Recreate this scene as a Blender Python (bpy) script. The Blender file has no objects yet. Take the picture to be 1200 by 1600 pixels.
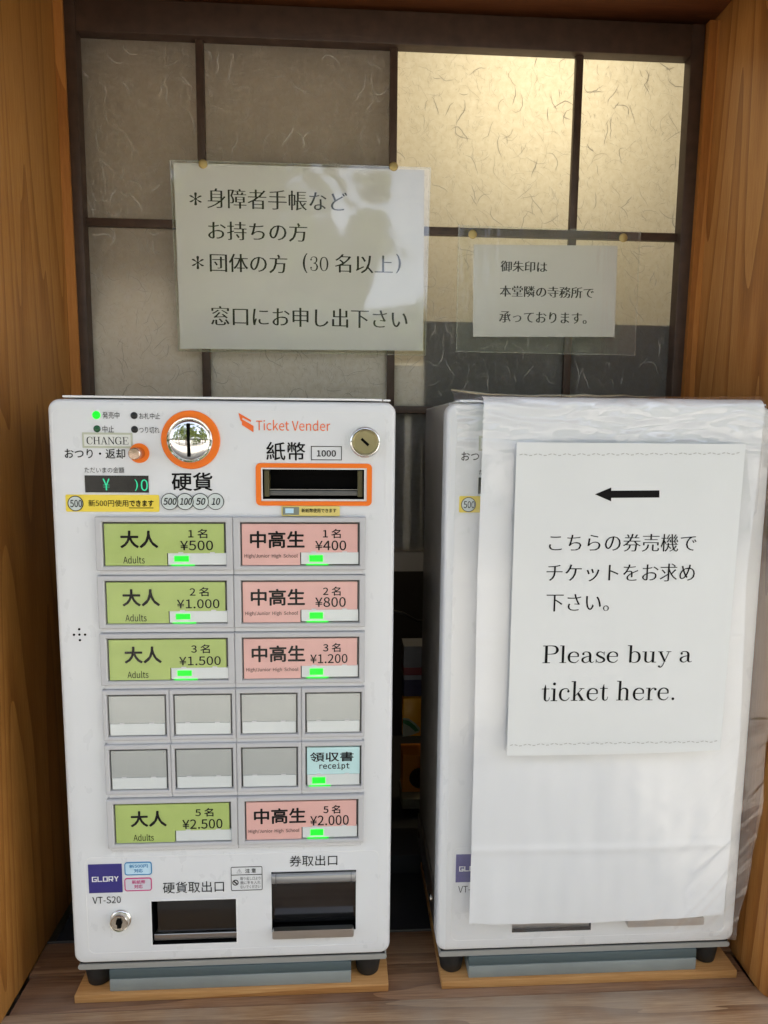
import bpy, bmesh, math, random
from mathutils import Vector, noise
random.seed(7)
R = math.radians
scene = bpy.context.scene
col = scene.collection

# ------------------------------------------------------------------ camera
CAM = Vector((0.2627, -0.6294, 0.5236)); FPX = 1070.75
YAW, PITCH, ROLL = 0.0592, 0.1202, 0.0094
fw = Vector((math.sin(YAW)*math.cos(PITCH), math.cos(YAW)*math.cos(PITCH), -math.sin(PITCH)))
r0 = Vector((math.cos(YAW), -math.sin(YAW), 0)); u0_ = r0.cross(fw)
rt = r0*math.cos(ROLL) + u0_*math.sin(ROLL); up = -r0*math.sin(ROLL) + u0_*math.cos(ROLL)
cd = bpy.data.cameras.new('camera'); cam = bpy.data.objects.new('camera', cd); col.objects.link(cam)
cd.sensor_fit = 'VERTICAL'; cd.sensor_height = 36.0; cd.lens = 36.0*FPX/1600
cd.clip_start = .01; cd.clip_end = 200
from mathutils import Matrix
cam.matrix_world = Matrix(((rt.x, up.x, -fw.x, CAM.x), (rt.y, up.y, -fw.y, CAM.y), (rt.z, up.z, -fw.z, CAM.z), (0, 0, 0, 1)))
scene.camera = cam

# ------------------------------------------------------------------ world, sun, exposure
w = bpy.data.worlds.new('World'); scene.world = w; w.use_nodes = True
nt = w.node_tree; bg = nt.nodes['Background']
sky = nt.nodes.new('ShaderNodeTexSky'); sky.sky_type = 'NISHITA'; sky.sun_disc = False
SUN_EL, SUN_AZ = 50, 50            # the sun stands behind the building
sky.air_density = .75; sky.dust_density = 5; sky.ozone_density = .5
sky.sun_elevation = R(SUN_EL); sky.sun_rotation = R(SUN_AZ)
# a hazy bright sky: most of its blue is washed out evenly
bw = nt.nodes.new('ShaderNodeRGBToBW'); nt.links.new(sky.outputs[0], bw.inputs[0])
wt = nt.nodes.new('ShaderNodeMixRGB'); wt.blend_type = 'MULTIPLY'; wt.inputs[0].default_value = 1; wt.inputs[2].default_value = (1.0, .995, .985, 1); nt.links.new(bw.outputs[0], wt.inputs[1])
ms = nt.nodes.new('ShaderNodeMixRGB'); ms.inputs[0].default_value = .58; nt.links.new(sky.outputs[0], ms.inputs[1]); nt.links.new(wt.outputs[0], ms.inputs[2])
nt.links.new(ms.outputs[0], bg.inputs[0]); bg.inputs[1].default_value = 0.15
sl = bpy.data.lights.new('sun', 'SUN'); sl.energy = 2.3; sl.angle = R(.5); sl.color = (1, .95, .87)
sun = bpy.data.objects.new('sun', sl); col.objects.link(sun)
sd = Vector((math.sin(R(SUN_AZ))*math.cos(R(SUN_EL)), math.cos(R(SUN_AZ))*math.cos(R(SUN_EL)), math.sin(R(SUN_EL))))
sun.rotation_euler = sd.to_track_quat('Z', 'Y').to_euler()
# the lit lamp in the room behind the paper screen
rl = bpy.data.lights.new('room_lamp_light', 'POINT'); rl.energy = .40; rl.shadow_soft_size = .035; rl.color = (1, .84, .53)
rlo = bpy.data.objects.new('room_lamp_light', rl); col.objects.link(rlo)
rlo.location = (.50, .45, .955)
scene.view_settings.view_transform = 'Standard'; scene.view_settings.look = 'None'
scene.view_settings.exposure = 2.74; scene.view_settings.gamma = 1

# ------------------------------------------------------------------ helpers
def at(u, v, Y=0.0):
    """photo pixel (1200x1600) -> (x, z) on the real plane y = Y"""
    d = fw + rt*((u-600)/FPX) - up*((v-800)/FPX)
    p = CAM + d*((Y-CAM.y)/d.y)
    return p.x, p.z

def S(r, g, b):
    f = lambda c: (c/255/12.92) if c/255 <= .04045 else ((c/255+.055)/1.055)**2.4
    return (f(r), f(g), f(b), 1)

def mat(name, c, rough=.5, metal=0, coat=0, emit=None, es=0, spec=None, alpha=None):
    m = bpy.data.materials.new(name); m.use_nodes = True
    b = m.node_tree.nodes['Principled BSDF']
    b.inputs['Base Color'].default_value = c; b.inputs['Roughness'].default_value = rough
    b.inputs['Metallic'].default_value = metal; b.inputs['Coat Weight'].default_value = coat
    b.inputs['Coat Roughness'].default_value = .06
    if spec is not None: b.inputs['Specular IOR Level'].default_value = spec
    if emit: b.inputs['Emission Color'].default_value = emit; b.inputs['Emission Strength'].default_value = es
    return m

def N(m, t, **k):
    n = m.node_tree.nodes.new(t)
    for a, v in k.items(): setattr(n, a, v)
    return n
def L(m, a, b): m.node_tree.links.new(a, b)

def grime(m, amount=.06, scale=9, bump=0.0, bscale=300):
    """slight uneven tone and fine relief on a plain material"""
    b = m.node_tree.nodes['Principled BSDF']; c = list(b.inputs['Base Color'].default_value)
    tc = N(m, 'ShaderNodeTexCoord'); no = N(m, 'ShaderNodeTexNoise'); no.inputs['Scale'].default_value = scale
    no.inputs['Detail'].default_value = 5; L(m, tc.outputs['Object'], no.inputs['Vector'])
    cr = N(m, 'ShaderNodeValToRGB'); cr.color_ramp.elements[0].position = .3; cr.color_ramp.elements[1].position = .7
    cr.color_ramp.elements[0].color = [x*(1-amount) for x in c[:3]]+[1]; cr.color_ramp.elements[1].color = c
    L(m, no.outputs['Fac'], cr.inputs[0]); L(m, cr.outputs[0], b.inputs['Base Color'])
    if bump:
        n2 = N(m, 'ShaderNodeTexNoise'); n2.inputs['Scale'].default_value = bscale; L(m, tc.outputs['Object'], n2.inputs['Vector'])
        bp = N(m, 'ShaderNodeBump'); bp.inputs['Strength'].default_value = bump; bp.inputs['Distance'].default_value = .0004
        L(m, n2.outputs['Fac'], bp.inputs['Height']); L(m, bp.outputs[0], b.inputs['Normal'])
    return m

def wood(name, cols, stretch, scale=60, rough=.55, ring=6.0, pores=1.0, bump=.3, worn=None):
    """procedural wood: stretch = per-axis factor (small along the grain)"""
    m = mat(name, cols[1], rough); b = m.node_tree.nodes['Principled BSDF']
    tc = N(m, 'ShaderNodeTexCoord'); mp = N(m, 'ShaderNodeMapping'); mp.inputs['Scale'].default_value = stretch
    L(m, tc.outputs['Object'], mp.inputs['Vector'])
    big = N(m, 'ShaderNodeTexNoise'); big.inputs['Scale'].default_value = ring; big.inputs['Detail'].default_value = 2.5
    L(m, mp.outputs[0], big.inputs['Vector'])
    mul = N(m, 'ShaderNodeMath', operation='MULTIPLY'); mul.inputs[1].default_value = scale; L(m, big.outputs['Fac'], mul.inputs[0])
    fr = N(m, 'ShaderNodeMath', operation='FRACT'); L(m, mul.outputs[0], fr.inputs[0])
    rings = N(m, 'ShaderNodeValToRGB'); e = rings.color_ramp.elements
    e[0].position = 0; e[0].color = (1, 1, 1, 1); e[1].position = 1; e[1].color = (.0, .0, .0, 1)
    k = rings.color_ramp.elements.new(.55); k.color = (.8, .8, .8, 1); k = rings.color_ramp.elements.new(.9); k.color = (.15, .15, .15, 1)
    L(m, fr.outputs[0], rings.inputs[0])
    fine = N(m, 'ShaderNodeTexNoise'); fine.inputs['Scale'].default_value = 520; fine.inputs['Detail'].default_value = 7; fine.inputs['Roughness'].default_value = .62
    L(m, mp.outputs[0], fine.inputs['Vector'])
    mx = N(m, 'ShaderNodeMixRGB'); mx.inputs[0].default_value = pores; L(m, rings.outputs[0], mx.inputs[1]); L(m, fine.outputs['Fac'], mx.inputs[2])
    cr = N(m, 'ShaderNodeValToRGB'); e = cr.color_ramp.elements
    e[0].position = .12; e[0].color = cols[0]; e[1].position = .85; e[1].color = cols[2]; k = e.new(.5); k.color = cols[1]
    L(m, mx.outputs[0], cr.inputs[0]); out = cr.outputs[0]
    if worn:
        pn = N(m, 'ShaderNodeTexNoise'); pn.inputs['Scale'].default_value = worn[1]; pn.inputs['Detail'].default_value = 6
        L(m, tc.outputs['Object'], pn.inputs['Vector'])
        pr = N(m, 'ShaderNodeValToRGB'); pr.color_ramp.elements[0].position = .4; pr.color_ramp.elements[1].position = .68
        pr.color_ramp.elements[1].color = (worn[2],)*3+(1,)
        L(m, pn.outputs['Fac'], pr.inputs[0])
        mw = N(m, 'ShaderNodeMixRGB'); L(m, pr.outputs[0], mw.inputs[0]); L(m, out, mw.inputs[1]); mw.inputs[2].default_value = worn[0]
        out = mw.outputs[0]
    L(m, out, b.inputs['Base Color'])
    bp = N(m, 'ShaderNodeBump'); bp.inputs['Strength'].default_value = bump; bp.inputs['Distance'].default_value = .0006
    L(m, mx.outputs[0], bp.inputs['Height']); L(m, bp.outputs[0], b.inputs['Normal'])
    return m

class MB:
    def __init__(s): s.v = []; s.f = []
    def add(s, vs, fs):
        n = len(s.v); s.v += [tuple(p) for p in vs]; s.f += [tuple(i+n for i in f) for f in fs]; return s
    def box(s, x0, x1, y0, y1, z0, z1, b=0):
        """box with its edges cut back by b"""
        if b <= 0:
            return s.add([(x, y, z) for x in (x0, x1) for y in (y0, y1) for z in (z0, z1)],
                [(0, 1, 3, 2), (4, 6, 7, 5), (0, 4, 5, 1), (2, 3, 7, 6), (0, 2, 6, 4), (1, 5, 7, 3)])
        bm = bmesh.new(); bmesh.ops.create_cube(bm, size=1)
        for v in bm.verts:
            v.co = Vector(((x0+x1)/2+v.co.x*(x1-x0), (y0+y1)/2+v.co.y*(y1-y0), (z0+z1)/2+v.co.z*(z1-z0)))
        bmesh.ops.bevel(bm, geom=bm.edges[:], offset=b, segments=2, profile=.5, affect='EDGES')
        bm.verts.index_update(); s.add([v.co for v in bm.verts], [[v.index for v in f.verts] for f in bm.faces]); bm.free(); return s
    def prism(s, pts, y0, y1, caps=True):
        """pts = (x, z) outline seen from the front; y0 nearer"""
        n = len(pts); vs = [(x, y0, z) for x, z in pts]+[(x, y1, z) for x, z in pts]
        fs = [(i, (i+1) % n, (i+1) % n+n, i+n) for i in range(n)]
        if caps: fs += [tuple(range(n)), tuple(range(2*n-1, n-1, -1))]
        return s.add(vs, fs)
    def sheet(s, pts, y):
        return s.add([(x, y, z) for x, z in pts], [tuple(range(len(pts)))])
    def ring(s, outer, inner, y0, y1):
        n = len(outer)
        vs = [(x, y0, z) for x, z in outer]+[(x, y0, z) for x, z in inner]+[(x, y1, z) for x, z in outer]+[(x, y1, z) for x, z in inner]
        fs = []
        for i in range(n):
            j = (i+1) % n
            fs += [(i, j, j+n, i+n), (i+n, j+n, j+3*n, i+3*n), (i, i+2*n, j+2*n, j)]
        return s.add(vs, fs)
    def lathe(s, c, prof, n=48, axis='y', sx=1):
        """prof = (radius, depth) list; turned round the axis through c"""
        vs = []; fs = []
        for r_, d in prof:
            for k in range(n):
                a = 2*math.pi*k/n
                if axis == 'y': vs.append((c[0]+r_*math.cos(a)*sx, c[1]+d, c[2]+r_*math.sin(a)))
                else: vs.append((c[0]+r_*math.cos(a), c[1]+r_*math.sin(a), c[2]+d))
        for i in range(len(prof)-1):
            for k in range(n):
                j = (k+1) % n; fs.append((i*n+k, i*n+j, (i+1)*n+j, (i+1)*n+k))
        fs.append(tuple(range(n))); fs.append(tuple((len(prof)-1)*n+k for k in range(n-1, -1, -1)))
        return s.add(vs, fs)
    def tube(s, pts, r_, n=10):
        vs = []; fs = []; m_ = len(pts)
        P = [Vector(p) for p in pts]
        for i, p in enumerate(P):
            t = (P[min(i+1, m_-1)]-P[max(i-1, 0)]).normalized()
            a = t.cross(Vector((0, 0, 1)) if abs(t.z) < .9 else Vector((1, 0, 0))).normalized(); b = t.cross(a)
            for k in range(n):
                q = 2*math.pi*k/n; vs.append(p+(a*math.cos(q)+b*math.sin(q))*r_)
        for i in range(m_-1):
            for k in range(n):
                j = (k+1) % n; fs.append((i*n+k, i*n+j, (i+1)*n+j, (i+1)*n+k))
        fs += [tuple(range(n)), tuple((m_-1)*n+k for k in range(n-1, -1, -1))]
        return s.add(vs, fs)
    def build(s, name, m, parent=None, smooth=None, fix=True):
        me = bpy.data.meshes.new(name); o = bpy.data.objects.new(name, me); col.objects.link(o)
        off = Vector((0, 0, 0))
        if parent is not None:
            o.parent = parent; q = parent
            while q is not None: off += q.location; q = q.parent
        me.from_pydata([tuple(Vector(p)-off) for p in s.v], [], s.f)
        if fix:
            bm = bmesh.new(); bm.from_mesh(me); bmesh.ops.recalc_face_normals(bm, faces=bm.faces[:]); bm.to_mesh(me); bm.free()
        me.materials.append(m)
        if smooth:
            me.polygons.foreach_set('use_smooth', [True]*len(me.polygons)); me.set_sharp_from_angle(angle=R(smooth))
        me.update(); return o

def rrect(x0, x1, z0, z1, r_, n=6):
    pts = []
    for cx, cz, a0 in ((x1-r_, z1-r_, 0), (x0+r_, z1-r_, 90), (x0+r_, z0+r_, 180), (x1-r_, z0+r_, 270)):
        for k in range(n+1):
            a = R(a0+90*k/n); pts.append((cx+r_*math.cos(a), cz+r_*math.sin(a)))
    return pts
def circ(cx, cz, r_, n=40): return [(cx+r_*math.cos(2*math.pi*k/n), cz+r_*math.sin(2*math.pi*k/n)) for k in range(n)]

def tag(o, label=None, cat=None, group=None, kind=None):
    if label: o['label'] = label
    if cat: o['category'] = cat
    if group: o['group'] = group
    if kind: o['kind'] = kind
    return o
def thing(name, label, cat, loc=(0, 0, 0), group=None):
    o = bpy.data.objects.new(name, None); o.location = loc; o.empty_display_size = .02; col.objects.link(o)
    return tag(o, label, cat, group)

# ---- print: glyph outlines from Blender's built-in font, flattened to flat ink
dgc = {}
def load_font(fn):
    try: return bpy.data.fonts.load(bpy.utils.system_resource('DATAFILES', path='fonts')+'/'+fn)   # fonts that ship with Blender
    except Exception: return None
F_SANS = load_font('Noto Sans CJK Regular.woff2'); F_MONO = load_font('DejaVuSansMono.woff2')
def glyph_mesh(s, font=None):
    if font is None and s not in '*()' and any(ord(ch) < 0x2000 for ch in s): font = F_SANS
    key = (s, font.name if font else '')
    if key in dgc: return dgc[key]
    c = bpy.data.curves.new('t', 'FONT'); c.body = s; c.resolution_u = 3
    if font: c.font = font
    o = bpy.data.objects.new('t', c); col.objects.link(o)
    dg = bpy.context.evaluated_depsgraph_get(); dg.update()
    me = o.evaluated_get(dg).to_mesh()
    k_ = 2.856 if font and font is F_SANS else 1
    vs = [(v.co.x*k_, v.co.y*k_) for v in me.vertices]; fs = [tuple(p.vertices) for p in me.polygons]
    o.evaluated_get(dg).to_mesh_clear(); bpy.data.objects.remove(o); bpy.data.curves.remove(c)
    # weld
    mp = {}; nv = []; idx = []
    for p in vs:
        k = (round(p[0], 5), round(p[1], 5))
        if k not in mp: mp[k] = len(nv); nv.append(list(p))
        idx.append(mp[k])
    nf = []
    for f in fs:
        g = []
        for i in f:
            if not g or idx[i] != g[-1]: g.append(idx[i])
        if len(g) > 2 and g[0] == g[-1]: g = g[:-1]
        if len(set(g)) > 2: nf.append(tuple(g))
    dgc[key] = (nv, nf); return nv, nf

def mincho(vs, fs, thin_h, thin_v):
    """brush-like contrast: level strokes thinned more than upright ones"""
    cnt = {}
    for f in fs:
        for i in range(len(f)):
            a, b = f[i], f[(i+1) % len(f)]; cnt.setdefault((min(a, b), max(a, b)), []).append((a, b))
    nrm = {}
    for e, l in cnt.items():
        if len(l) == 1:
            a, b = l[0]; dx = vs[b][0]-vs[a][0]; dy = vs[b][1]-vs[a][1]; ln = math.hypot(dx, dy) or 1
            n_ = (dy/ln, -dx/ln)                       # outward for ccw faces
            for q in (a, b): nrm.setdefault(q, []).append(n_)
    out = [list(p) for p in vs]
    for q, l in nrm.items():
        mx = max((n_[0] for n_ in l), key=abs); my = max((n_[1] for n_ in l), key=abs)
        out[q][0] -= mx*abs(mx)*thin_v; out[q][1] -= my*abs(my)*thin_h
    return out

# ---- a hand-drawn book serif for the Latin words and numerals on the notices
def _cr(pts, n=7):
    out = []
    P = [pts[0]]+list(pts)+[pts[-1]]
    for i in range(1, len(P)-2):
        for k in range(n):
            t = k/n; q = []
            for c in range(3):
                a, b, d, e = P[i-1][c], P[i][c], P[i+1][c], P[i+2][c]
                q.append(.5*((2*b)+(-a+d)*t+(2*a-5*b+4*d-e)*t*t+(-a+3*b-3*d+e)*t**3))
            out.append(q)
    out.append(list(pts[-1])); return out
SER = {
 'P': (590, [('r', 95, 185, 0, 700), ('r', 15, 275, 0, 26), ('r', 15, 150, 674, 700), ('s', (120, 687, 26), (320, 687, 28), (460, 650, 60), (520, 520, 96), (460, 395, 60), (320, 357, 28), (160, 357, 26))]),
 'l': (270, [('r', 90, 172, 0, 700), ('r', 15, 250, 0, 24), ('r', 18, 120, 676, 700)]),
 'e': (470, [('s', (70, 250, 26), (392, 250, 26)), ('s', (392, 240, 50), (372, 370, 60), (240, 436, 30), (110, 370, 64), (68, 225, 88), (112, 70, 64), (250, 8, 34), (350, 40, 24), (410, 120, 20))]),
 'a': (490, [('d', 98, 352, 42), ('s', (75, 370, 40), (140, 430, 30), (220, 438, 28), (300, 405, 60), (338, 310, 82), (338, 110, 80), (365, 30, 50), (420, 12, 26), (470, 50, 20)), ('s', (338, 272, 26), (190, 232, 36), (88, 170, 70), (80, 80, 76), (150, 12, 40), (240, 20, 26), (338, 110, 22))]),
 's': (400, [('s', (332, 300, 18), (318, 380, 26), (205, 438, 28), (105, 395, 60), (95, 310, 74), (200, 238, 84), (320, 165, 76), (330, 70, 66), (205, 8, 28), (90, 50, 26), (62, 140, 18)), ('r', 324, 342, 300, 450), ('r', 52, 70, -8, 145)]),
 'b': (520, [('r', 85, 167, 0, 700), ('r', 12, 110, 676, 700), ('s', (140, 340, 22), (200, 420, 30), (290, 438, 34), (400, 375, 68), (440, 222, 90), (400, 65, 68), (285, 6, 30), (190, 20, 24), (125, 100, 24))]),
 'u': (550, [('r', 90, 170, 110, 446), ('r', 12, 120, 422, 446), ('s', (130, 130, 80), (150, 50, 66), (235, 8, 34), (320, 40, 26), (372, 120, 22)), ('r', 355, 437, 0, 446), ('r', 275, 380, 422, 446), ('r', 400, 515, 0, 24)]),
 'y': (490, [('s', (95, 434, 82), (270, 30, 66)), ('s', (400, 434, 26), (265, 60, 28), (200, -110, 32), (130, -190, 36), (70, -190, 24)), ('d', 72, -158, 38), ('r', 12, 195, 422, 446), ('r', 310, 480, 422, 446)]),
 't': (330, [('s', (150, 590, 8), (140, 500, 50), (138, 420, 80), (138, 110, 80), (160, 30, 56), (220, 8, 28), (280, 50, 20), (300, 140, 18)), ('r', 18, 285, 422, 446)]),
 'i': (270, [('r', 88, 170, 0, 446), ('r', 15, 245, 0, 24), ('r', 18, 120, 422, 446), ('d', 128, 610, 52)]),
 'c': (440, [('d', 352, 340, 44), ('s', (375, 350, 26), (320, 425, 28), (230, 438, 28), (112, 375, 64), (68, 222, 88), (112, 70, 64), (240, 8, 32), (340, 50, 24), (395, 130, 18))]),
 'k': (530, [('r', 85, 167, 0, 700), ('r', 12, 240, 0, 24), ('r', 12, 110, 676, 700), ('s', (150, 165, 24), (390, 432, 24)), ('s', (250, 270, 84), (420, 15, 84)), ('r', 295, 470, 422, 446), ('r', 300, 520, 0, 24)]),
 'h': (560, [('r', 85, 167, 0, 700), ('r', 12, 240, 0, 24), ('r', 12, 110, 676, 700), ('s', (140, 330, 22), (200, 415, 28), (290, 436, 40), (365, 395, 70), (385, 310, 80), (385, 10, 80)), ('r', 305, 470, 0, 24)]),
 'r': (400, [('r', 85, 167, 0, 446), ('r', 12, 260, 0, 24), ('r', 12, 110, 422, 446), ('s', (145, 270, 22), (200, 390, 26), (280, 436, 30), (345, 420, 30)), ('d', 340, 392, 44)]),
 '.': (240, [('d', 110, 46, 50)]), ' ': (260, []),
 'C': (600, [('s', (530, 450, 14), (510, 560, 24), (420, 680, 30), (300, 692, 34), (130, 600, 80), (75, 350, 95), (130, 100, 80), (310, 8, 34), (440, 40, 26), (540, 190, 18)), ('r', 526, 546, 470, 700)]),
 'H': (700, [('r', 100, 185, 0, 700), ('r', 500, 585, 0, 700), ('r', 150, 520, 345, 371), ('r', 20, 265, 0, 26), ('r', 20, 265, 674, 700), ('r', 420, 665, 0, 26), ('r', 420, 665, 674, 700)]),
 'A': (640, [('s', (110, 10, 28), (300, 690, 30)), ('s', (320, 700, 60), (520, 10, 92)), ('r', 170, 440, 220, 246), ('r', 10, 215, 0, 26), ('r', 410, 630, 0, 26)]),
 'N': (680, [('r', 105, 135, 0, 700), ('r', 545, 575, 0, 700), ('s', (120, 680, 80), (560, 20, 80)), ('r', 20, 220, 0, 26), ('r', 20, 150, 674, 700), ('r', 460, 660, 674, 700)]),
 'G': (680, [('s', (530, 460, 14), (510, 570, 24), (420, 680, 30), (300, 692, 34), (130, 600, 80), (75, 350, 95), (130, 100, 80), (310, 8, 34), (460, 50, 30), (520, 120, 50)), ('r', 526, 546, 480, 700), ('r', 490, 575, 30, 310), ('r', 400, 640, 296, 322)]),
 'E': (600, [('r', 100, 185, 0, 700), ('r', 20, 540, 0, 26), ('r', 20, 530, 674, 700), ('r', 150, 400, 345, 371), ('r', 514, 534, 530, 700), ('r', 530, 550, 0, 190), ('r', 385, 405, 270, 450)]),
 '3': (500, [('d', 95, 545, 42), ('s', (75, 560, 30), (140, 660, 34), (240, 690, 30), (350, 650, 60), (380, 540, 74), (330, 420, 50), (220, 372, 26)), ('s', (220, 372, 26), (340, 340, 50), (405, 200, 80), (350, 50, 60), (220, 8, 30), (110, 50, 34), (75, 140, 30)), ('d', 92, 150, 42)]),
 '0': (500, [('s', (250, 690, 28), (120, 600, 60), (72, 350, 84), (120, 100, 60), (250, 8, 28), (380, 100, 60), (428, 350, 84), (380, 600, 60), (250, 690, 28))]),
}
def serif_mesh(s):
    vs = []; fs = []; x = 0; lay = []
    k = 0
    for ch in s:
        wd, parts = SER[ch]
        for p in parts:
            k = (k+1) % 9; n = len(vs)
            if p[0] == 'r': vs += [(x+p[1], p[3]), (x+p[2], p[3]), (x+p[2], p[4]), (x+p[1], p[4])]; fs.append((n, n+1, n+2, n+3)); lay += [k]*4
            elif p[0] == 'd':
                q = [(x+a, b) for a, b in circ(p[1], p[2], p[3], 18)]; vs += q; fs.append(tuple(range(n, n+18))); lay += [k]*18
            else:
                c = _cr(p[1:]); m_ = len(c)
                for i, (a, b, wt) in enumerate(c):
                    j0, j1 = max(i-1, 0), min(i+1, m_-1); dx = c[j1][0]-c[j0][0]; dy = c[j1][1]-c[j0][1]; ln = math.hypot(dx, dy) or 1
                    vs += [(x+a-dy/ln*wt/2, b+dx/ln*wt/2), (x+a+dy/ln*wt/2, b-dx/ln*wt/2)]; lay += [k]*2
                for i in range(m_-1): fs.append((n+2*i, n+2*i+1, n+2*i+3, n+2*i+2))
        x += wd
    return vs, fs, lay

def ink(s, x0, x1, z0, z1, y, m, parent, name='lettering', bold=0.0, style=None, shear=0.0, warp=None, font=None):
    """flat print filling the box x0..x1, z0..z1 on the plane y"""
    lay = None; bx, bz = bold, bold
    if style == 'serif': vs, fs, lay = serif_mesh(s); bx, bz = bold*1000, bold*300
    else:
        vs, fs = glyph_mesh(s, font)
        if style == 'mincho': vs = mincho(vs, fs, .016, .0); bx, bz = .012+bold, .003+bold*.3
        if style == 'light': vs = mincho(vs, fs, .018, .0); bx, bz = .004+bold, .002+bold*.3
        if style == 'boldmincho': vs = mincho(vs, fs, .014, .0); bx, bz = .022, .004
    if bx or bz:                                  # heavier strokes: the outline laid down again, shifted a little
        base, bf, bl = vs, fs, lay or [0]*len(vs); vs = []; fs = []; lay = []
        for k, (dx, dz) in enumerate(((1, 0), (-1, 0), (0, 1), (0, -1), (.7, .7), (-.7, .7), (.7, -.7), (-.7, -.7), (0, 0))):
            n = len(vs); vs += [(p[0]+dx*bx, p[1]+dz*bz) for p in base]; fs += [tuple(i+n for i in f) for f in bf]; lay += [q*9+k for q in bl]
    if shear: vs = [(p[0]+p[1]*shear, p[1]) for p in vs]
    a0 = min(p[0] for p in vs); a1 = max(p[0] for p in vs); b0 = min(p[1] for p in vs); b1 = max(p[1] for p in vs)
    mb = MB(); P = []
    for i, p in enumerate(vs):
        X = x0+(p[0]-a0)/(a1-a0)*(x1-x0); Z = z0+(p[1]-b0)/(b1-b0)*(z1-z0)
        yy = y+(lay[i]*2.5e-6 if lay else 0)
        if warp: X, yy, Z = warp(X, yy, Z)
        P.append((X, yy, Z))
    mb.add(P, fs); return mb.build(name, m, parent, fix=False)

def pbox(u0, v0, u1, v1, Y=0.0):
    um, vm = (u0+u1)/2, (v0+v1)/2
    return at(u0, vm, Y)[0], at(u1, vm, Y)[0], at(um, v1, Y)[1], at(um, v0, Y)[1]
def pink(s, u0, v0, u1, v1, y, m, parent, **k):
    return ink(s, *pbox(u0, v0, u1, v1, y), y, m, parent, **k)

# ------------------------------------------------------------------ materials
M = {}
M['white'] = grime(mat('white_paint', (.73, .745, .76, 1), .32, coat=.25), .03, 6, .05, 900)
_b = M['white'].node_tree.nodes['Principled BSDF']; _n = N(M['white'], 'ShaderNodeTexNoise'); _n.inputs['Scale'].default_value = 22; _n.inputs['Detail'].default_value = 8
_r = N(M['white'], 'ShaderNodeMapRange'); _r.inputs['From Min'].default_value = .35; _r.inputs['From Max'].default_value = .7; _r.inputs['To Min'].default_value = .27; _r.inputs['To Max'].default_value = .36
L(M['white'], _n.outputs['Fac'], _r.inputs['Value']); L(M['white'], _r.outputs[0], _b.inputs['Roughness'])
M['decal'] = mat('white_film_sticker', (.80, .805, .805, 1), .22, coat=.4)
M['grey'] = mat('light_grey_plastic', (.52, .52, .53, 1), .4)
M['ledge'] = mat('pale_grey_plastic', (.66, .66, .68, 1), .35)
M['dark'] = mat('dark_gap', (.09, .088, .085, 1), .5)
M['black'] = mat('black_plastic', (.008, .008, .008, 1), .35)
M['rubber'] = mat('black_rubber', (.012, .012, .012, 1), .6)
M['inside'] = mat('black_inside', (.003, .003, .003, 1), .7, spec=.05)
M['steel'] = mat('brushed_steel', (.50, .49, .48, 1), .32, metal=1)
M['side'] = mat('grey_metal_side', (.42, .40, .38, 1), .35, metal=.45)
M['chrome'] = mat('chrome', (.82, .82, .80, 1), .05, metal=1)
M['nickel'] = mat('nickel', (.70, .66, .58, 1), .24, metal=1)
M['brasslock'] = mat('brass_lock', (.42, .37, .22, 1), .3, metal=1)
M['copper'] = mat('bronze_steel', (.62, .47, .38, 1), .25, metal=1)
M['orange'] = mat('orange_plastic', S(243, 118, 8), .4)
M['oprint'] = mat('orange_print', S(238, 108, 40), .5)
M['ink'] = mat('black_ink', (.008, .008, .008, 1), .7, spec=.1)
M['greyink'] = mat('grey_ink', (.045, .045, .045, 1), .7, spec=.1)
M['paleink'] = mat('pale_grey_ink', (.42, .42, .40, 1), .6)
M['whiteink'] = mat('white_ink', (.8, .8, .8, 1), .5)
M['green'] = grime(mat('green_card', S(180, 200, 112), .5, coat=.15), .10, 30)
M['pink'] = grime(mat('pink_card', S(232, 180, 172), .5, coat=.15), .07, 30)
M['cyan'] = mat('pale_blue_card', S(196, 232, 234), .45, coat=.4)
M['blank'] = mat('grey_acrylic', (.42, .45, .455, 1), .3, metal=.5, coat=.6)
M['strip'] = mat('white_acrylic', (.70, .73, .73, 1), .35, coat=.5)
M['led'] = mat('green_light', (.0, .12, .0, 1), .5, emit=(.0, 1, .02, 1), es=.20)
M['ledoff'] = mat('dark_green_light', (.01, .09, .03, 1), .2)
M['digit'] = mat('green_digits', (.0, .2, .1, 1), .4, emit=(.03, .62, .30, 1), es=.14)
M['yellow'] = mat('yellow_sticker', S(240, 214, 72), .45)
M['yellow2'] = mat('dull_yellow_sticker', S(222, 204, 120), .45)
M['note'] = mat('grey_banknote_print', S(120, 128, 118), .5)
M['coinface'] = mat('pale_coin_print', (.62, .68, .66, 1), .5)
M['navy'] = mat('navy_sticker', S(48, 42, 122), .4)
M['blue'] = mat('blue_print', S(70, 140, 190), .5)
M['bluebg'] = mat('pale_blue_print', S(190, 222, 240), .5)
M['magenta'] = mat('pink_print', S(200, 70, 130), .5)
M['magbg'] = mat('pale_pink_print', S(205, 205, 215), .5)
M['labelpaper'] = mat('label_paper', (.72, .73, .68, 1), .6)
M['labeledge'] = mat('label_film_edge', (.50, .52, .40, 1), .4)
M['bluegrey'] = grime(mat('blue_grey_paint', S(150, 156, 152), .45), .15, 25, .1, 500)
M['bluegrey2'] = mat('dark_teal_seal', S(82, 96, 98), .5)
M['baseplate'] = mat('grey_base_plate', (.33, .325, .30, 1), .5)
M['paper'] = grime(mat('white_paper', (.74, .74, .73, 1), .55), .04, 18)
M['notice'] = grime(mat('notice_paper', (.73, .75, .745, 1), .30, coat=.15), .03, 14)
M['sheetmat'] = grime(mat('white_vinyl_sheet', (.76, .78, .80, 1), .28, coat=.3), .03, 10)
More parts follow.
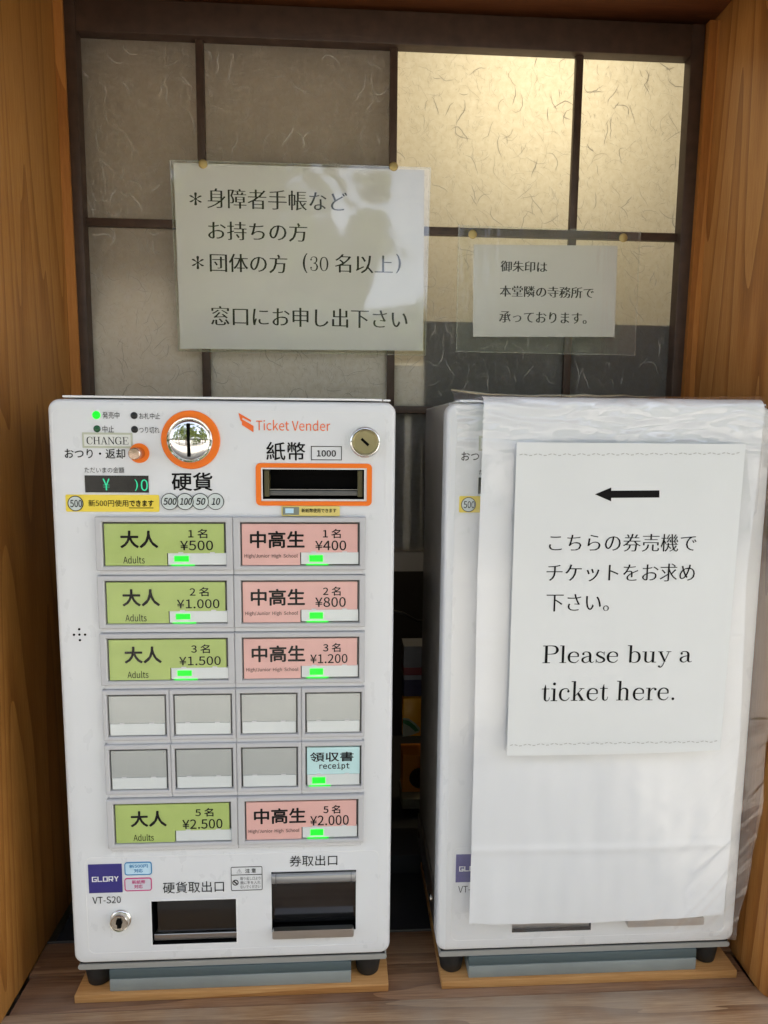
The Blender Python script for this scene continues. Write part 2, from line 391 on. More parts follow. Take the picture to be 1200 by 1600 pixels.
M['pin'] = mat('brass_pin', S(200, 178, 118), .45, metal=.6)
M['darkbrown'] = grime(mat('dark_brown_screen_frame', S(78, 60, 48), .5), .35, 60, .25, 400)
M['post'] = wood('cedar_post', (S(122, 72, 28), S(166, 108, 50), S(192, 138, 76)), (1.0, 1.0, .055), 36, .45, 5.0, .58, .2)
M['postL'] = wood('cedar_wall_board', (S(114, 68, 24), S(154, 102, 44), S(180, 130, 66)), (1.0, 1.0, .05), 30, .45, 6.5, .68, .25)
M['strip_wood'] = wood('orange_cedar_strip', (S(132, 80, 32), S(172, 110, 48), S(192, 132, 66)), (1.0, 1.0, .08), 10, .5, 4.0, .6, .2)
M['shelf'] = wood('weathered_shelf_board', (S(96, 64, 38), S(156, 118, 82), S(208, 176, 136)), (.045, 1.0, 1.0), 9, .65, 18.0, .72, .8, (S(178, 168, 152), 11, .6))
M['shelf2'] = wood('brown_shelf_board', (S(76, 46, 26), S(130, 92, 60), S(174, 134, 96)), (.045, 1.0, 1.0), 9, .65, 18.0, .72, .8, (S(150, 132, 116), 14, .4))
M['baseboard'] = wood('pine_base_board', (S(150, 96, 48), S(190, 136, 78), S(214, 166, 108)), (.04, 1.0, 1.0), 6, .5, 14.0, .7, .3)
M['lintel'] = wood('dark_lintel', (S(70, 36, 16), S(104, 58, 28), S(124, 76, 40)), (.05, 1.0, 1.0), 10, .55, 8.0, .7)
M['plaster'] = grime(mat('plaster', (.52, .47, .38, 1), .9), .15, 3)
M['room'] = mat('room_wall', (.42, .36, .27, 1), .9)
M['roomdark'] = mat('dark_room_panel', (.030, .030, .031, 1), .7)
M['cloth_dark'] = mat('dark_grey_cloth', (.05, .055, .06, 1), .9)
M['cloth_pale'] = mat('pale_backing', (.88, .85, .79, 1), .9)
M['brown_light_blocker'] = mat('brown_light_blocker', (.50, .44, .36, 1), .9)
M['brick'] = mat('white_sheet_behind', (.82, .80, .76, 1), .9)
M['tan'] = mat('tan_card', (.34, .29, .23, 1), .8)

def front_only(m, sock):
    ge = N(m, 'ShaderNodeNewGeometry'); k = N(m, 'ShaderNodeMath', operation='SUBTRACT'); k.inputs[0].default_value = 1; L(m, ge.outputs['Backfacing'], k.inputs[1])
    q = N(m, 'ShaderNodeMath', operation='MULTIPLY'); L(m, sock, q.inputs[0]); L(m, k.outputs[0], q.inputs[1]); return q.outputs[0]
# paper that lets part of the light through
def washi():
    m = bpy.data.materials.new('washi_paper'); m.use_nodes = True; n = m.node_tree; n.nodes.clear()
    out = N(m, 'ShaderNodeOutputMaterial'); d = N(m, 'ShaderNodeBsdfDiffuse'); t = N(m, 'ShaderNodeBsdfTranslucent'); g = N(m, 'ShaderNodeBsdfGlossy')
    tc = N(m, 'ShaderNodeTexCoord'); no = N(m, 'ShaderNodeTexNoise'); no.inputs['Scale'].default_value = 130; no.inputs['Detail'].default_value = 6
    no.inputs['Roughness'].default_value = .7
    L(m, tc.outputs['Object'], no.inputs['Vector'])
    cr = N(m, 'ShaderNodeValToRGB'); cr.color_ramp.elements[0].position = .33; cr.color_ramp.elements[1].position = .66
    cr.color_ramp.elements[0].color = (.86, .82, .73, 1); cr.color_ramp.elements[1].color = (1, .98, .93, 1)
    L(m, no.outputs['Fac'], cr.inputs[0]); L(m, cr.outputs[0], t.inputs[0])
    d.inputs[0].default_value = (.46, .42, .37, 1)
    mx = N(m, 'ShaderNodeMixShader'); mx.inputs[0].default_value = .85; L(m, d.outputs[0], mx.inputs[1]); L(m, t.outputs[0], mx.inputs[2])
    g.inputs['Roughness'].default_value = .35
    fr = N(m, 'ShaderNodeFresnel'); fr.inputs[0].default_value = 1.35
    mg = N(m, 'ShaderNodeMixShader'); L(m, front_only(m, fr.outputs[0]), mg.inputs[0]); L(m, mx.outputs[0], mg.inputs[1]); L(m, g.outputs[0], mg.inputs[2])
    L(m, mg.outputs[0], out.inputs[0]); return m
M['washi'] = washi()
def fibre():
    m = bpy.data.materials.new('paper_fibre'); m.use_nodes = True; n = m.node_tree; n.nodes.clear()
    out = N(m, 'ShaderNodeOutputMaterial'); d = N(m, 'ShaderNodeBsdfDiffuse'); t = N(m, 'ShaderNodeBsdfTranslucent')
    d.inputs[0].default_value = (.84, .81, .72, 1); t.inputs[0].default_value = (.06, .045, .025, 1)
    mx = N(m, 'ShaderNodeMixShader'); mx.inputs[0].default_value = .35; L(m, d.outputs[0], mx.inputs[1]); L(m, t.outputs[0], mx.inputs[2]); L(m, mx.outputs[0], out.inputs[0]); return m
M['fibre'] = fibre()
def film(name, haze, gloss, rough, tint=(1, 1, 1, 1), bump=0, bscale=40, diff=(.8, .82, .84, 1), stretch=(1, 1, 1)):
    m = bpy.data.materials.new(name); m.use_nodes = True; n = m.node_tree; n.nodes.clear()
    out = N(m, 'ShaderNodeOutputMaterial'); tr = N(m, 'ShaderNodeBsdfTransparent'); tr.inputs[0].default_value = tint
    d = N(m, 'ShaderNodeBsdfDiffuse'); d.inputs[0].default_value = diff; g = N(m, 'ShaderNodeBsdfGlossy'); g.inputs['Roughness'].default_value = rough
    m1 = N(m, 'ShaderNodeMixShader'); m1.inputs[0].default_value = haze; L(m, tr.outputs[0], m1.inputs[1]); L(m, d.outputs[0], m1.inputs[2])
    fr = N(m, 'ShaderNodeFresnel'); fr.inputs[0].default_value = 1.5
    mu = N(m, 'ShaderNodeMath', operation='MULTIPLY'); mu.inputs[1].default_value = gloss; mu.use_clamp = True; L(m, fr.outputs[0], mu.inputs[0])
    m2 = N(m, 'ShaderNodeMixShader'); L(m, front_only(m, mu.outputs[0]), m2.inputs[0]); L(m, m1.outputs[0], m2.inputs[1]); L(m, g.outputs[0], m2.inputs[2]); L(m, m2.outputs[0], out.inputs[0])
    if bump:
        tc = N(m, 'ShaderNodeTexCoord'); mp = N(m, 'ShaderNodeMapping'); mp.inputs['Scale'].default_value = stretch; L(m, tc.outputs['Object'], mp.inputs[0])
        no = N(m, 'ShaderNodeTexNoise'); no.inputs['Scale'].default_value = bscale; no.inputs['Detail'].default_value = 3; L(m, mp.outputs[0], no.inputs['Vector'])
        bp = N(m, 'ShaderNodeBump'); bp.inputs['Strength'].default_value = bump; bp.inputs['Distance'].default_value = .002
        L(m, no.outputs['Fac'], bp.inputs['Height']); L(m, bp.outputs[0], g.inputs['Normal']); L(m, bp.outputs[0], fr.inputs['Normal'])
    return m
M['lam'] = film('laminating_film', .03, 3.2, .05, (.98, .98, .94, 1), .14, 12)
M['lam2'] = film('laminating_film_thin', .07, 2.0, .12, (.97, .97, .92, 1), .4, 40, stretch=(3, 1, .5))
M['bag'] = film('clear_plastic_film', .05, 2.6, .09, (1, 1, 1, 1), .45, 30)
M['seal'] = film('laminate_sealed_edge', .13, 1.6, .15, (.97, .97, .93, 1))
M['acrylic'] = film('clear_acrylic', .0, .6, .06, (.98, .985, .98, 1), .05, 30)

# ------------------------------------------------------------------ large structure
SZ = -.0392                                  # shelf top
GZ = -1.0                                    # ground
def struct(mb, name, m, **k): o = mb.build(name, m, None, **k); o['kind'] = 'structure'; return o
struct(MB().box(-60, 60, -60, 60, GZ-.2, GZ), 'ground', grime(mat('pale_gravel', (.24, .225, .20, 1), .9), .3, 4, .5, 60))
# shelf planks: a pale front rail, a brown middle board, a dark back rail
def plank(x0, x1, y0, y1, z0, z1, m, name='plank', parent=None, b=.0015): return MB().box(x0, x1, y0, y1, z0, z1, b).build(name, m, parent, smooth=40)
shelf = thing('wooden_shelf', 'weathered brown wooden counter shelf that both ticket machines stand on', 'shelf', (.31, .05, SZ-.04))
plank(-.30, .95, -.115, -.0135, SZ-.042, SZ+.0002, M['shelf'], parent=shelf)
plank(-.058, .684, -.013, .0325, SZ-.04, SZ, M['shelf2'], parent=shelf)
plank(-.060, .70, .033, .078, SZ-.04, SZ+.0012, M['shelf2'], parent=shelf)
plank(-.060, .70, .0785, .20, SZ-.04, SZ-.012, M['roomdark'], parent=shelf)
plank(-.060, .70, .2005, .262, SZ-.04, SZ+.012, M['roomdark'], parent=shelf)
MB().box(-.060, .70, .0785, .080, SZ-.012, SZ+.0022, .0003).build('metal_edge', mat('dull_metal_edge', (.20, .20, .20, 1), .4, metal=.7), shelf)
# posts left and right
def post(name, label, foot, head, z0, z1, m):
    t = MB(); n = len(foot); vs = [(x, y, z0) for x, y in foot]+[(x, y, z1) for x, y in head]
    t.add(vs, [(i, (i+1) % n, (i+1) % n+n, i+n) for i in range(n)]+[tuple(range(n)), tuple(range(2*n-1, n-1, -1))])
    return tag(t.build(name, m, smooth=30), label, 'post')
c = .006
post('wooden_post', 'smooth brown cedar post beside the covered machine, on the right of the niche',
     [(.6845+c*.3, -.026), (.6845, -.018), (.697, .262), (.90, .262), (.90, -.032), (.6845+c, -.032)],
     [(.694+c*.3, -.026), (.694, -.018), (.7105, .262), (.92, .262), (.92, -.032), (.694+c, -.032)], SZ+.0006, 1.4, M['post'])
post('wooden_post', 'darker golden cedar post beside the uncovered machine, on the left of the niche',
     [(-.0605, -.024), (-.0605, .262), (-.27, .262), (-.27, -.03), (-.0665, -.03)],
     [(-.0625, -.024), (-.0655, .262), (-.27, .262), (-.27, -.03), (-.0685, -.03)], SZ+.0006, 1.4, M['postL'])
tag(MB().add([(x, y, z) for z, xs in ((SZ+.013, (-.0598, -.048)), (1.006, (-.0650, -.0545))) for x in xs for y in (.222, .262)],
    [(0, 1, 3, 2), (4, 6, 7, 5), (0, 2, 6, 4), (1, 5, 7, 3), (0, 4, 5, 1), (2, 3, 7, 6)]).build('trim_strip', M['strip_wood']),
    'narrow orange cedar strip between the left post and the paper screen', 'trim strip')
tag(MB().add([(x, y, z) for z, xs in ((SZ+.013, (.6815, .6965)), (1.006, (.6925, .7105))) for x in xs for y in (.218, .262)],
    [(0, 1, 3, 2), (4, 6, 7, 5), (0, 2, 6, 4), (1, 5, 7, 3), (0, 4, 5, 1), (2, 3, 7, 6)]).build('trim_strip', M['strip_wood']),
    'narrow orange cedar strip between the right post and the paper screen', 'trim strip')
tag(MB().box(-.064, .705, .188, .262, 1.013, 1.10, .002).build('lintel', M['lintel'], smooth=40), 'dark wooden lintel above the paper screen', 'lintel')
struct(MB().box(-.064, .69, .0301, .1875, 1.022, 1.16), 'niche_ceiling', M['lintel'])
tag(MB().box(-.0600, .690, -.031, .030, .945, 1.13, .003).build('lintel', M['lintel'], smooth=40), 'wooden front beam out of view over the niche opening, set low to shade its top', 'lintel')  # unseen beam, lowered to darken the top of the niche
MB().box(-.064, .705, .2625, .27, 1.0, 1.12).build('lintel', M['lintel'], bpy.data.objects['lintel'])  # added strip stopping lamp light leaking through the slot over the screen
# facade either side and above, eave over it, back room
fa = MB(); fa.box(-3, -.2702, -.02, .22, GZ, 2.2); fa.box(.925, 3.2, -.02, .22, GZ, 2.2); fa.box(-.27, .92, -.02, .22, 1.41, 2.2); fa.box(-.27, .92, -.02, .26, GZ, SZ-.043)
struct(fa, 'facade_wall', M['plaster'])
ro = MB(); ro.add([(-3.4, -.95, 2.05), (3.6, -.95, 2.05), (3.6, 5, 3.6), (-3.4, 5, 3.6), (-3.4, -.95, 2.13), (3.6, -.95, 2.13), (3.6, 5, 3.72), (-3.4, 5, 3.72)],
       [(0, 1, 2, 3), (4, 7, 6, 5), (0, 4, 5, 1), (1, 5, 6, 2), (2, 6, 7, 3), (3, 7, 4, 0)]); struct(ro, 'eave', M['lintel'])
rm = MB()
rm.box(-.75, -.70, .265, 1.9, SZ-.9, 1.5); rm.box(1.3, 1.35, .265, 1.9, SZ-.9, 1.5); rm.box(-.75, 1.35, 1.9, 1.95, SZ-.9, 1.5)
rm.box(-.75, 1.35, .265, 1.9, 1.5, 1.55); rm.box(-.75, 1.35, .265, 1.9, SZ-.95, SZ-.9)
rm.box(-.75, -.27, .2625, .264, SZ-.9, 1.5); rm.box(.92, 1.35, .2625, .264, SZ-.9, 1.5)
struct(rm, 'room_wall', M['room'])
# added baffle at lower rail height, keeps the lamp off the space under it
struct(MB().box(-.35, 1.0, .268, .340, .350, .362), 'lamp_baffle', M['roomdark'])
# trees across the yard, only seen mirrored in the chrome and the films
lf = MB(); rnd = random.Random(3)
def clump(cx, cy, cz, rad, n, s):
    for _ in range(n):
        p = Vector((rnd.gauss(0, 1), rnd.gauss(0, 1), rnd.gauss(0, 1))).normalized()*rad*rnd.random()**.4+Vector((cx, cy, cz))
        a = Vector((rnd.uniform(-1, 1), rnd.uniform(-1, 1), rnd.uniform(-1, 1))).normalized()*s; b = a.orthogonal().normalized()*s*.6
        lf.add([p-a, p+b, p+a, p-b], [(0, 1, 2, 3)])
for cx, cy, cz, rad in ((-2.6, -7, 1.6, 1.3), (-3.2, -7.5, 3.2, 1.2), (2.9, -7, 1.6, 1.3), (3.6, -8, 3.4, 1.5), (-4.8, -8, 2.6, 2.0), (5.6, -9, 2.8, 2.2), (-7.2, -8, 2.2, 2.0), (8, -8, 2.5, 2.2)):
    clump(cx, cy, cz, rad, int(420*rad), .13)
for cx, cy, cz, rad in ((-1.35, -6.5, 2.7, .75), (-.8, -6.6, 1.9, .6), (-.75, -6.5, 3.1, .42), (-1.3, -6.6, 1.4, .7), (.1, -6.6, 1.5, .6), (-.1, -6.6, 2.15, .3), (.3, -6.6, 2.2, .3), (.52, -6.6, 2.5, .26), (.62, -6.6, 3.1, .22), (1.75, -7, 2.6, .6), (.85, -6.6, 1.45, .5), (1.7, -6.8, 1.4, .7)):
    clump(cx, cy, cz, rad, int(1100*rad), .085)
for k in range(95):
    cx = rnd.uniform(-15, 15); cz = rnd.uniform(-.2, 10.5); 
    if -.6 < cx < .75 and 2.0 < cz < 4.2 or .75 < cx < 1.3 and 1.8 < cz < 3.2: continue
    clump(cx, -10.5+rnd.uniform(-1, 1), cz, rnd.uniform(.7, 1.3), 150, .2)
struct_l = lf.build('far_trees', mat('far_leaves', (.10, .13, .03, 1), .6), fix=False); struct_l['kind'] = 'stuff'
tk = MB()
for x in (-2.2, 2.6, -4.4, 5.6): tk.tube([(x, -7.6, GZ), (x+.08, -7.6, .5), (x, -7.6, 3)], .14, 8)
tag(tk.build('far_trunks', mat('bark', (.07, .05, .035, 1), .8)), kind='stuff')

# ------------------------------------------------------------------ the paper screen
YS = .241
scr = thing('paper_screen', 'dark brown lattice screen backed with fibre-flecked paper behind the machines', 'screen', (.32, YS, SZ+.012))
xs = [-.0418, .0945, .3206, .5433, .6754]; zT = .9686; zM = .7637; zB = .5535
fr = MB(); fr.box(-.0545, xs[0], .225, .2575, SZ+.012, 1.005, .0015); fr.build('stile', M['darkbrown'], scr, smooth=40)
fr = MB(); fr.box(xs[-1], .6915, .225, .2575, SZ+.012, 1.005, .0015); fr.build('stile', M['darkbrown'], scr, smooth=40)
MB().box(xs[0], xs[-1], .2255, .257, zT, 1.005, .0015).build('rail', M['darkbrown'], scr, smooth=40)
MB().box(xs[0], xs[-1], .2295, .257, .5435, zB-.001, .001).build('rail', M['darkbrown'], scr, smooth=40)
MB().box(xs[0], xs[-1], .2295, .257, .343, .368, .001).build('rail', M['tan'], scr, smooth=40)
MB().box(xs[0], xs[-1], .2335, .2405, zM-.0048, zM+.0048, .0008).build('muntin', M['darkbrown'], scr, smooth=40)
for x in xs[1:-1]:
    MB().box(x-.0046, x+.0046, .2330, .2404, zM+.0049, zT, .0008).build('muntin', M['darkbrown'], scr, smooth=40)
    MB().box(x-.0046, x+.0046, .2330, .2404, zB-.001, zM-.0049, .0008).build('muntin', M['darkbrown'], scr, smooth=40)
for i in range(4):
    for z0, z1 in ((zM, zT), (zB-.001, zM)):
        MB().add([(xs[i], YS, z0), (xs[i+1], YS, z0), (xs[i+1], YS, z1), (xs[i], YS, z1)], [(0, 1, 2, 3)]).build('paper_pane', M['washi'], scr, fix=False)
MB().add([(xs[0], YS, .368), (xs[-1], YS, .368), (xs[-1], YS, .5435), (xs[0], YS, .5435)], [(0, 1, 2, 3)]).build('paper_pane', M['washi'], scr, fix=False)
# fibres in the paper: fine ribbons
fb = MB(); fr_ = random.Random(11)
def fibre_at(x, z, ln, wd, ang, curl, y):
    n = max(4, int(ln/.003)); pts = []; a = ang
    for i in range(n+1):
        pts.append((x, z)); a += curl*fr_.gauss(0, 1)+curl*.35; x += math.cos(a)*ln/n; z += math.sin(a)*ln/n
    vs = []
    for i, (px, pz) in enumerate(pts):
        j0, j1 = max(i-1, 0), min(i+1, n); dx = pts[j1][0]-pts[j0][0]; dz = pts[j1][1]-pts[j0][1]; q = math.hypot(dx, dz) or 1
        ww = wd*(1-abs(2*i/n-1)**3*.8)/2; vs += [(px-dz/q*ww, y, pz+dx/q*ww), (px+dz/q*ww, y, pz-dx/q*ww)]
    return vs, [(2*i, 2*i+1, 2*i+3, 2*i+2) for i in range(n)]
for k in range(6500):
    x = fr_.uniform(xs[0]+.004, xs[-1]-.004); z = fr_.uniform(.56, zT-.004)
    big = fr_.random(); ln = fr_.uniform(.002, .009) if big < .84 else fr_.uniform(.010, .034)
    wd = fr_.uniform(.00014, .00036) if big < .93 else fr_.uniform(.0004, .0010)
    vs, fs = fibre_at(x, z, ln, wd, fr_.choice((1, -1))*fr_.gauss(1.4, .6), .30, YS-.0002-fr_.random()*.0002)
    vs = [(min(max(p[0], xs[0]), xs[-1]), p[1], min(max(p[2], zB), zT)) for p in vs]
    fb.add(vs, fs)
tag(fb.build('paper_fibre', M['fibre'], scr, fix=False), kind='stuff')
# cloths, and added boards that shape the light, behind the panes
dx0, dz0 = at(664, 500, .245); dx1, _ = at(1042, 505, .245)
tag(MB().box(dx0, .6752, .2425, .2435, .37, dz0).build('dark_cloth', M['cloth_dark']), 'dark grey cloth showing through the lower right panes', 'cloth')
tag(MB().add([(x, y+d, z) for d in (0, .004) for z, y in ((.37, .2425), (.64, .2435), (.70, .2600)) for x in (-.0415, .3195)],
    [(0, 1, 3, 2), (2, 3, 5, 4), (6, 7, 9, 8), (8, 9, 11, 10), (0, 1, 7, 6), (4, 5, 11, 10), (0, 2, 8, 6), (2, 4, 10, 8), (1, 3, 9, 7), (3, 5, 11, 9)]).build('pale_backing', M['cloth_pale']), 'pale board added behind the two left columns of panes, leaning to grade their brightness', 'board')  # added board, tilted to grade the brightness of the panes
tag(MB().box(-.0415, .3195, .2645, .268, .66, 1.0, 0).box(.3196, .3204, .2425, .268, .37, 1.0, 0).build('brown_light_blocker', M['brown_light_blocker']), 'dull brown board added behind the upper left panes to dim them, with a strip blocking the lamp', 'board')  # added board and side strip, keeping lamp light off the left panes
tag(MB().box(.3207, dx0-.0008, .2432, .2442, .37, .546, 0).build('dark_cloth', M['cloth_dark']), 'dark cloth behind the lowest pane, seen in the gap between the machines', 'cloth')
tag(MB().box(.3395, .3475, .2424, .2430, .37, .545, 0).build('tan_strip', M['cloth_pale']), 'narrow upright tan strip seen high in the gap between the machines', 'strip')
tag(MB().box(.3207, dx0-.0008, .2427, .2437, .5465, .606, 0).build('pale_backing', M['cloth_pale']), 'small pale board behind the pane just above the gap between the machines', 'board')
a0, a1, b0, b1 = pbox(471, 540, 600, 606, .244)
tag(MB().box(a0, a1, .2419, .2424, b0, b1).build('paper_sheet', M['brick']), 'pale sheet of paper pressed against the pane above the left machine', 'paper')

# ------------------------------------------------------------------ things in the dark gap behind the machines
def gapbox(u0, v0, u1, v1, y, d): x0, x1, z0, z1 = pbox(u0, v0, u1, v1, y); return x0, x1, y, y+d, z0, z1
bxx = gapbox(631, 1011, 672, 1092, .36, .05)
t = thing('carton', 'white, red and navy carton in the dark between the machines', 'carton', ((bxx[0]+bxx[1])/2, .38, bxx[4]))
for (v0, v1, m) in ((1010, 1043, (.22, .22, .24, 1)), (1043, 1055, (.20, .015, .02, 1)), (1055, 1062, (.25, .25, .27, 1)), (1062, 1092, (.018, .018, .07, 1))):
    x0, x1, z0, z1 = pbox(631, v0, 672, v1, .36); MB().box(x0, x1, .36, .40, z0, z1).build('printed_band', mat('carton_print', m, .5), t)
x0, x1, z0, z1 = pbox(629, 1092, 662, 1152, .35)
t = thing('snack_packet', 'yellow packet with a green leaf mark in the dark between the machines', 'packet', ((x0+x1)/2, .35, z0))
MB().box(x0, x1, .352, .368, z0, z1, .003).build('wrapper', mat('yellow_wrapper', S(235, 165, 30), .35), t, smooth=40)
zc = z0+(z1-z0)*.30
MB().prism([(x0+(x1-x0)*a, z0+(z1-z0)*b) for a, b in ((.02, .50), (.3, .48), (.6, .36), (.85, .22), (.8, .12), (.4, .04), (.02, .01))], .3512, .3518).build('white_patch', mat('cream_print', (.40, .40, .30, 1), .5), t)
MB().prism([(x0+(x1-x0)*a, z0+(z1-z0)*b) for a, b in ((.02, .46), (.3, .43), (.6, .30), (.78, .17), (.62, .14), (.35, .28), (.02, .38))], .3504, .3510).build('green_leaf', mat('green_print', (.02, .16, .04, 1), .5), t)
x0, x1, z0, z1 = pbox(629, 1180, 662, 1250, .36)
t = thing('orange_box', 'orange box with a dark round disc low in the gap between the machines', 'box', ((x0+x1)/2, .36, z0))
MB().box(x0, x1, .36, .40, z0, z1, .001).build('body', mat('orange_card', S(200, 118, 30), .6), t)
MB().lathe((x0+(x1-x0)*.8, .358, z0+(z1-z0)*.5), [(.001, -.002), (.015, -.002), (.016, .001)], 24).build('disc', M['black'], t)
x0, x1, z0, z1 = pbox(628, 1248, 672, 1264, .34)
tag(MB().box(x0, x1, .34, .40, z0, z1, .001).build('slat', mat('dull_olive_wood', (.22, .20, .13, 1), .6)), 'olive grey slat of wood below the orange box in the gap', 'wood')
x0, x1, z0, z1 = pbox(614, 955, 652, 975, .33)
tag(MB().tube([(x0, .33, z1), (x0+(x1-x0)*.4, .33, z1-.003), (x1, .33, z0+.004), (x1+.04, .34, z0)], .0022).build('cable', M['black'], smooth=60), 'black cable crossing the gap behind the machines', 'cable')
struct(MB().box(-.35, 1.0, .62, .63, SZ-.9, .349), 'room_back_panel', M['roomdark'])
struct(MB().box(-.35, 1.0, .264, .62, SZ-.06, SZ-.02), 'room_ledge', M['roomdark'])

# ------------------------------------------------------------------ ticket machine
W, H = .3100, .5477
root = thing('ticket_machine', 'white ticket vending machine with lit green and pink price buttons, uncovered, left of the pair', 'ticket machine', (W/2, .1, -.0302), 'tabletop ticket machines')
# openings in the door
bill = pbox(410.5, 733.5, 569, 780)
coin = pbox(237.5, 1406, 369.5, 1474)
tick = pbox(424.5, 1361, 556, 1454)
def door():
    mb = MB(); r_ = .010; n = 8
    o = rrect(0, W, 0, H, r_, n); lips = []
    # rounded rim: rings from the side round to the face
    for ins, y in ((0, .022), (0, .004), (.0006, .0020), (.0018, .0006), (.0036, 0)):
        lips.append([(x, y, z) for x, z in rrect(ins, W-ins, ins, H-ins, r_-ins*.8, n)])
    N_ = len(o)
    for i in range(len(lips)-1):
        mb.add(lips[i]+lips[i+1], [(k, (k+1) % N_, (k+1) % N_+N_, k+N_) for k in range(N_)])
    # face: rim strip to an inner rectangle, then a grid with the openings left out
    q = .0116; inner = []
    for k in range(N_):
        c_ = k//(n+1); inner.append(((W-q, q, q, W-q)[c_], 0, (H-q, H-q, q, q)[c_]))
    last = lips[-1]
    for k in range(N_):
        j = (k+1) % N_
        if k//(n+1) == j//(n+1): mb.add([last[k], last[j], inner[k]], [(0, 1, 2)])
        else: mb.add([last[k], last[j], inner[j], inner[k]], [(0, 1, 2, 3)])
    xs_ = sorted({q, W-q, bill[0], bill[1], coin[0], coin[1], tick[0], tick[1]}); zs_ = sorted({q, H-q, bill[2], bill[3], coin[2], coin[3], tick[2], tick[3]})
    for i in range(len(xs_)-1):
        for j in range(len(zs_)-1):
            cx, cz = (xs_[i]+xs_[i+1])/2, (zs_[j]+zs_[j+1])/2
            if any(h[0] < cx < h[1] and h[2] < cz < h[3] for h in (bill, coin, tick)): continue
            mb.add([(xs_[i], 0, zs_[j]), (xs_[i+1], 0, zs_[j]), (xs_[i+1], 0, zs_[j+1]), (xs_[i], 0, zs_[j+1])], [(0, 1, 2, 3)])
    bm = mb.build('door', M['white'], root, smooth=50)
    b = bmesh.new(); b.from_mesh(bm.data); bmesh.ops.remove_doubles(b, verts=b.verts[:], dist=1e-5); bmesh.ops.recalc_face_normals(b, faces=b.faces[:])
    # make sure the face looks outward
    f = min(b.faces, key=lambda f: f.calc_center_median().y)
    if f.normal.y > 0: bmesh.ops.reverse_faces(b, faces=b.faces[:])
    b.to_mesh(bm.data); b.free(); return bm
dr = door()
body = MB().box(.004, W-.004, .0225, .200, .004, H+.0012, .002).build('body', M['side'], root, smooth=40)
MB().box(.0125, W-.0125, .0035, .196, H+.0014, H+.0034, .0006).build('lid', M['decal'], root, smooth=40)
MB().box(W-.0115, W-.0045, .006, .05, H+.0013, H+.0030, .0006).build('lid', M['decal'], root)
MB().box(.005, W-.005, .003, .20, -.0016, -.0002).build('seal', M['black'], root)
bp = MB(); bp.prism(rrect(.003, W-.003, -.0072, -.0018, .0024, 4), .0018, .20); bp.build('base_plate', M['baseplate'], root, smooth=40)
for fx in (.0180, .2885):
    for fy in (.0178, .172):
        MB().lathe((fx, fy, -.0300), [(.0100, 0), (.0113, .0012), (.0130, .012), (.0134, .0226)], 32, 'z').build('foot', M['rubber'], root, smooth=40)
MB().box(.0335, .2712, -.0006, .18, -.0300, -.0172, .0008).build('mounting_bar', M['bluegrey'], root, smooth=40)
MB().box(.0335, .2712, .0002, .18, -.0170, -.0074, .0004).build('mounting_bar', M['bluegrey2'], root, smooth=40)
# side bracket low on the left side
br = MB().box(.0008, .0036, .028, .185, .006, .040, .0005).build('side_bracket', M['steel'], root, smooth=40)
for yy in (.05, .165): MB().lathe((0, 0, 0), [(.001, 0), (.0035, 0), (.004, .0015)], 16).build('screw', M['chrome'], br).location = (0, 0, 0)
for ch, yy in zip(list(br.children), (.05, .165)):
    for v in ch.data.vertices:
        off = Vector(root.location); p = v.co+off; v.co = Vector((.0008-p.y-.0002, yy+p.x, .023+p.z))-off

# stickers of clear film carrying the print, top and bottom
x0, x1, z0, z1 = pbox(84, 634, 604, 802); fsx = (at(84, 720)[0], at(602, 720)[0])
MB().ring(rrect(fsx[0], fsx[1], at(300, 803)[1], .5385, .006, 5), rrect(fsx[0]+.0004, fsx[1]-.0004, at(300, 803)[1]+.0004, .5381, .0056, 5), -.00025, 0).build('panel_sticker_edge', M['decal'], root)
MB().ring(rrect(at(134, 1400)[0], at(592, 1400)[0], at(300, 1485)[1], at(300, 1336)[1], .007, 5),
          rrect(at(134, 1400)[0]+.0007, at(592, 1400)[0]-.0007, at(300, 1485)[1]+.0007, at(300, 1336)[1]-.0007, .0065, 5), -.00025, 0).build('panel_sticker_edge', M['decal'], root)

I = -.0004   # ink level on the door
K, G_ = M['ink'], M['greyink']
pink('発売中', 160, 643.5, 186.5, 654, I, G_, root); pink('お札中止', 217.5, 645, 250, 655, I, G_, root)
pink('中止', 160, 665, 178, 676, I, G_, root); pink('つり切れ', 217.5, 667, 249, 677, I, G_, root)
for u, v, r_, m in ((150.5, 648.5, 6.3, 'led'), (151.5, 670, 5.6, 'ledoff'), (209.5, 649.3, 5.6, 'black'), (210.3, 671, 5.6, 'black')):
    x, z = at(u, v); s = r_*.000566
    MB().lathe((x, 0, z), [(.0001, -.0016), (s*.5, -.0014), (s*.9, -.0008), (s, 0)], 24).build('status_light', M[m], root, smooth=60)
x0, x1, z0, z1 = pbox(129, 676, 207, 700)
lb = MB().box(x0, x1, -.0006, 0, z0, z1).build('change_label', M['labeledge'], root)
x0, x1, z0, z1 = pbox(132, 679, 204.5, 697); MB().box(x0, x1, -.0009, -.0005, z0, z1).build('label_card', M['labelpaper'], lb)
ink('CHANGE', *pbox(136, 682.5, 201, 694.5), -.0011, K, lb, style='serif', bold=.006)
pink('おつり・返却', 101, 701, 195.5, 716.5, I, K, root, bold=.008)
pink('ただいまの金額', 132, 730, 194, 739, I, G_, root)
x0, x1, z0, z1 = pbox(133, 743, 232.5, 769.5)
ds = MB().box(x0, x1, -.0006, 0, z0, z1).build('display', mat('display_black', (.006, .007, .006, 1), .2, coat=.1), root)
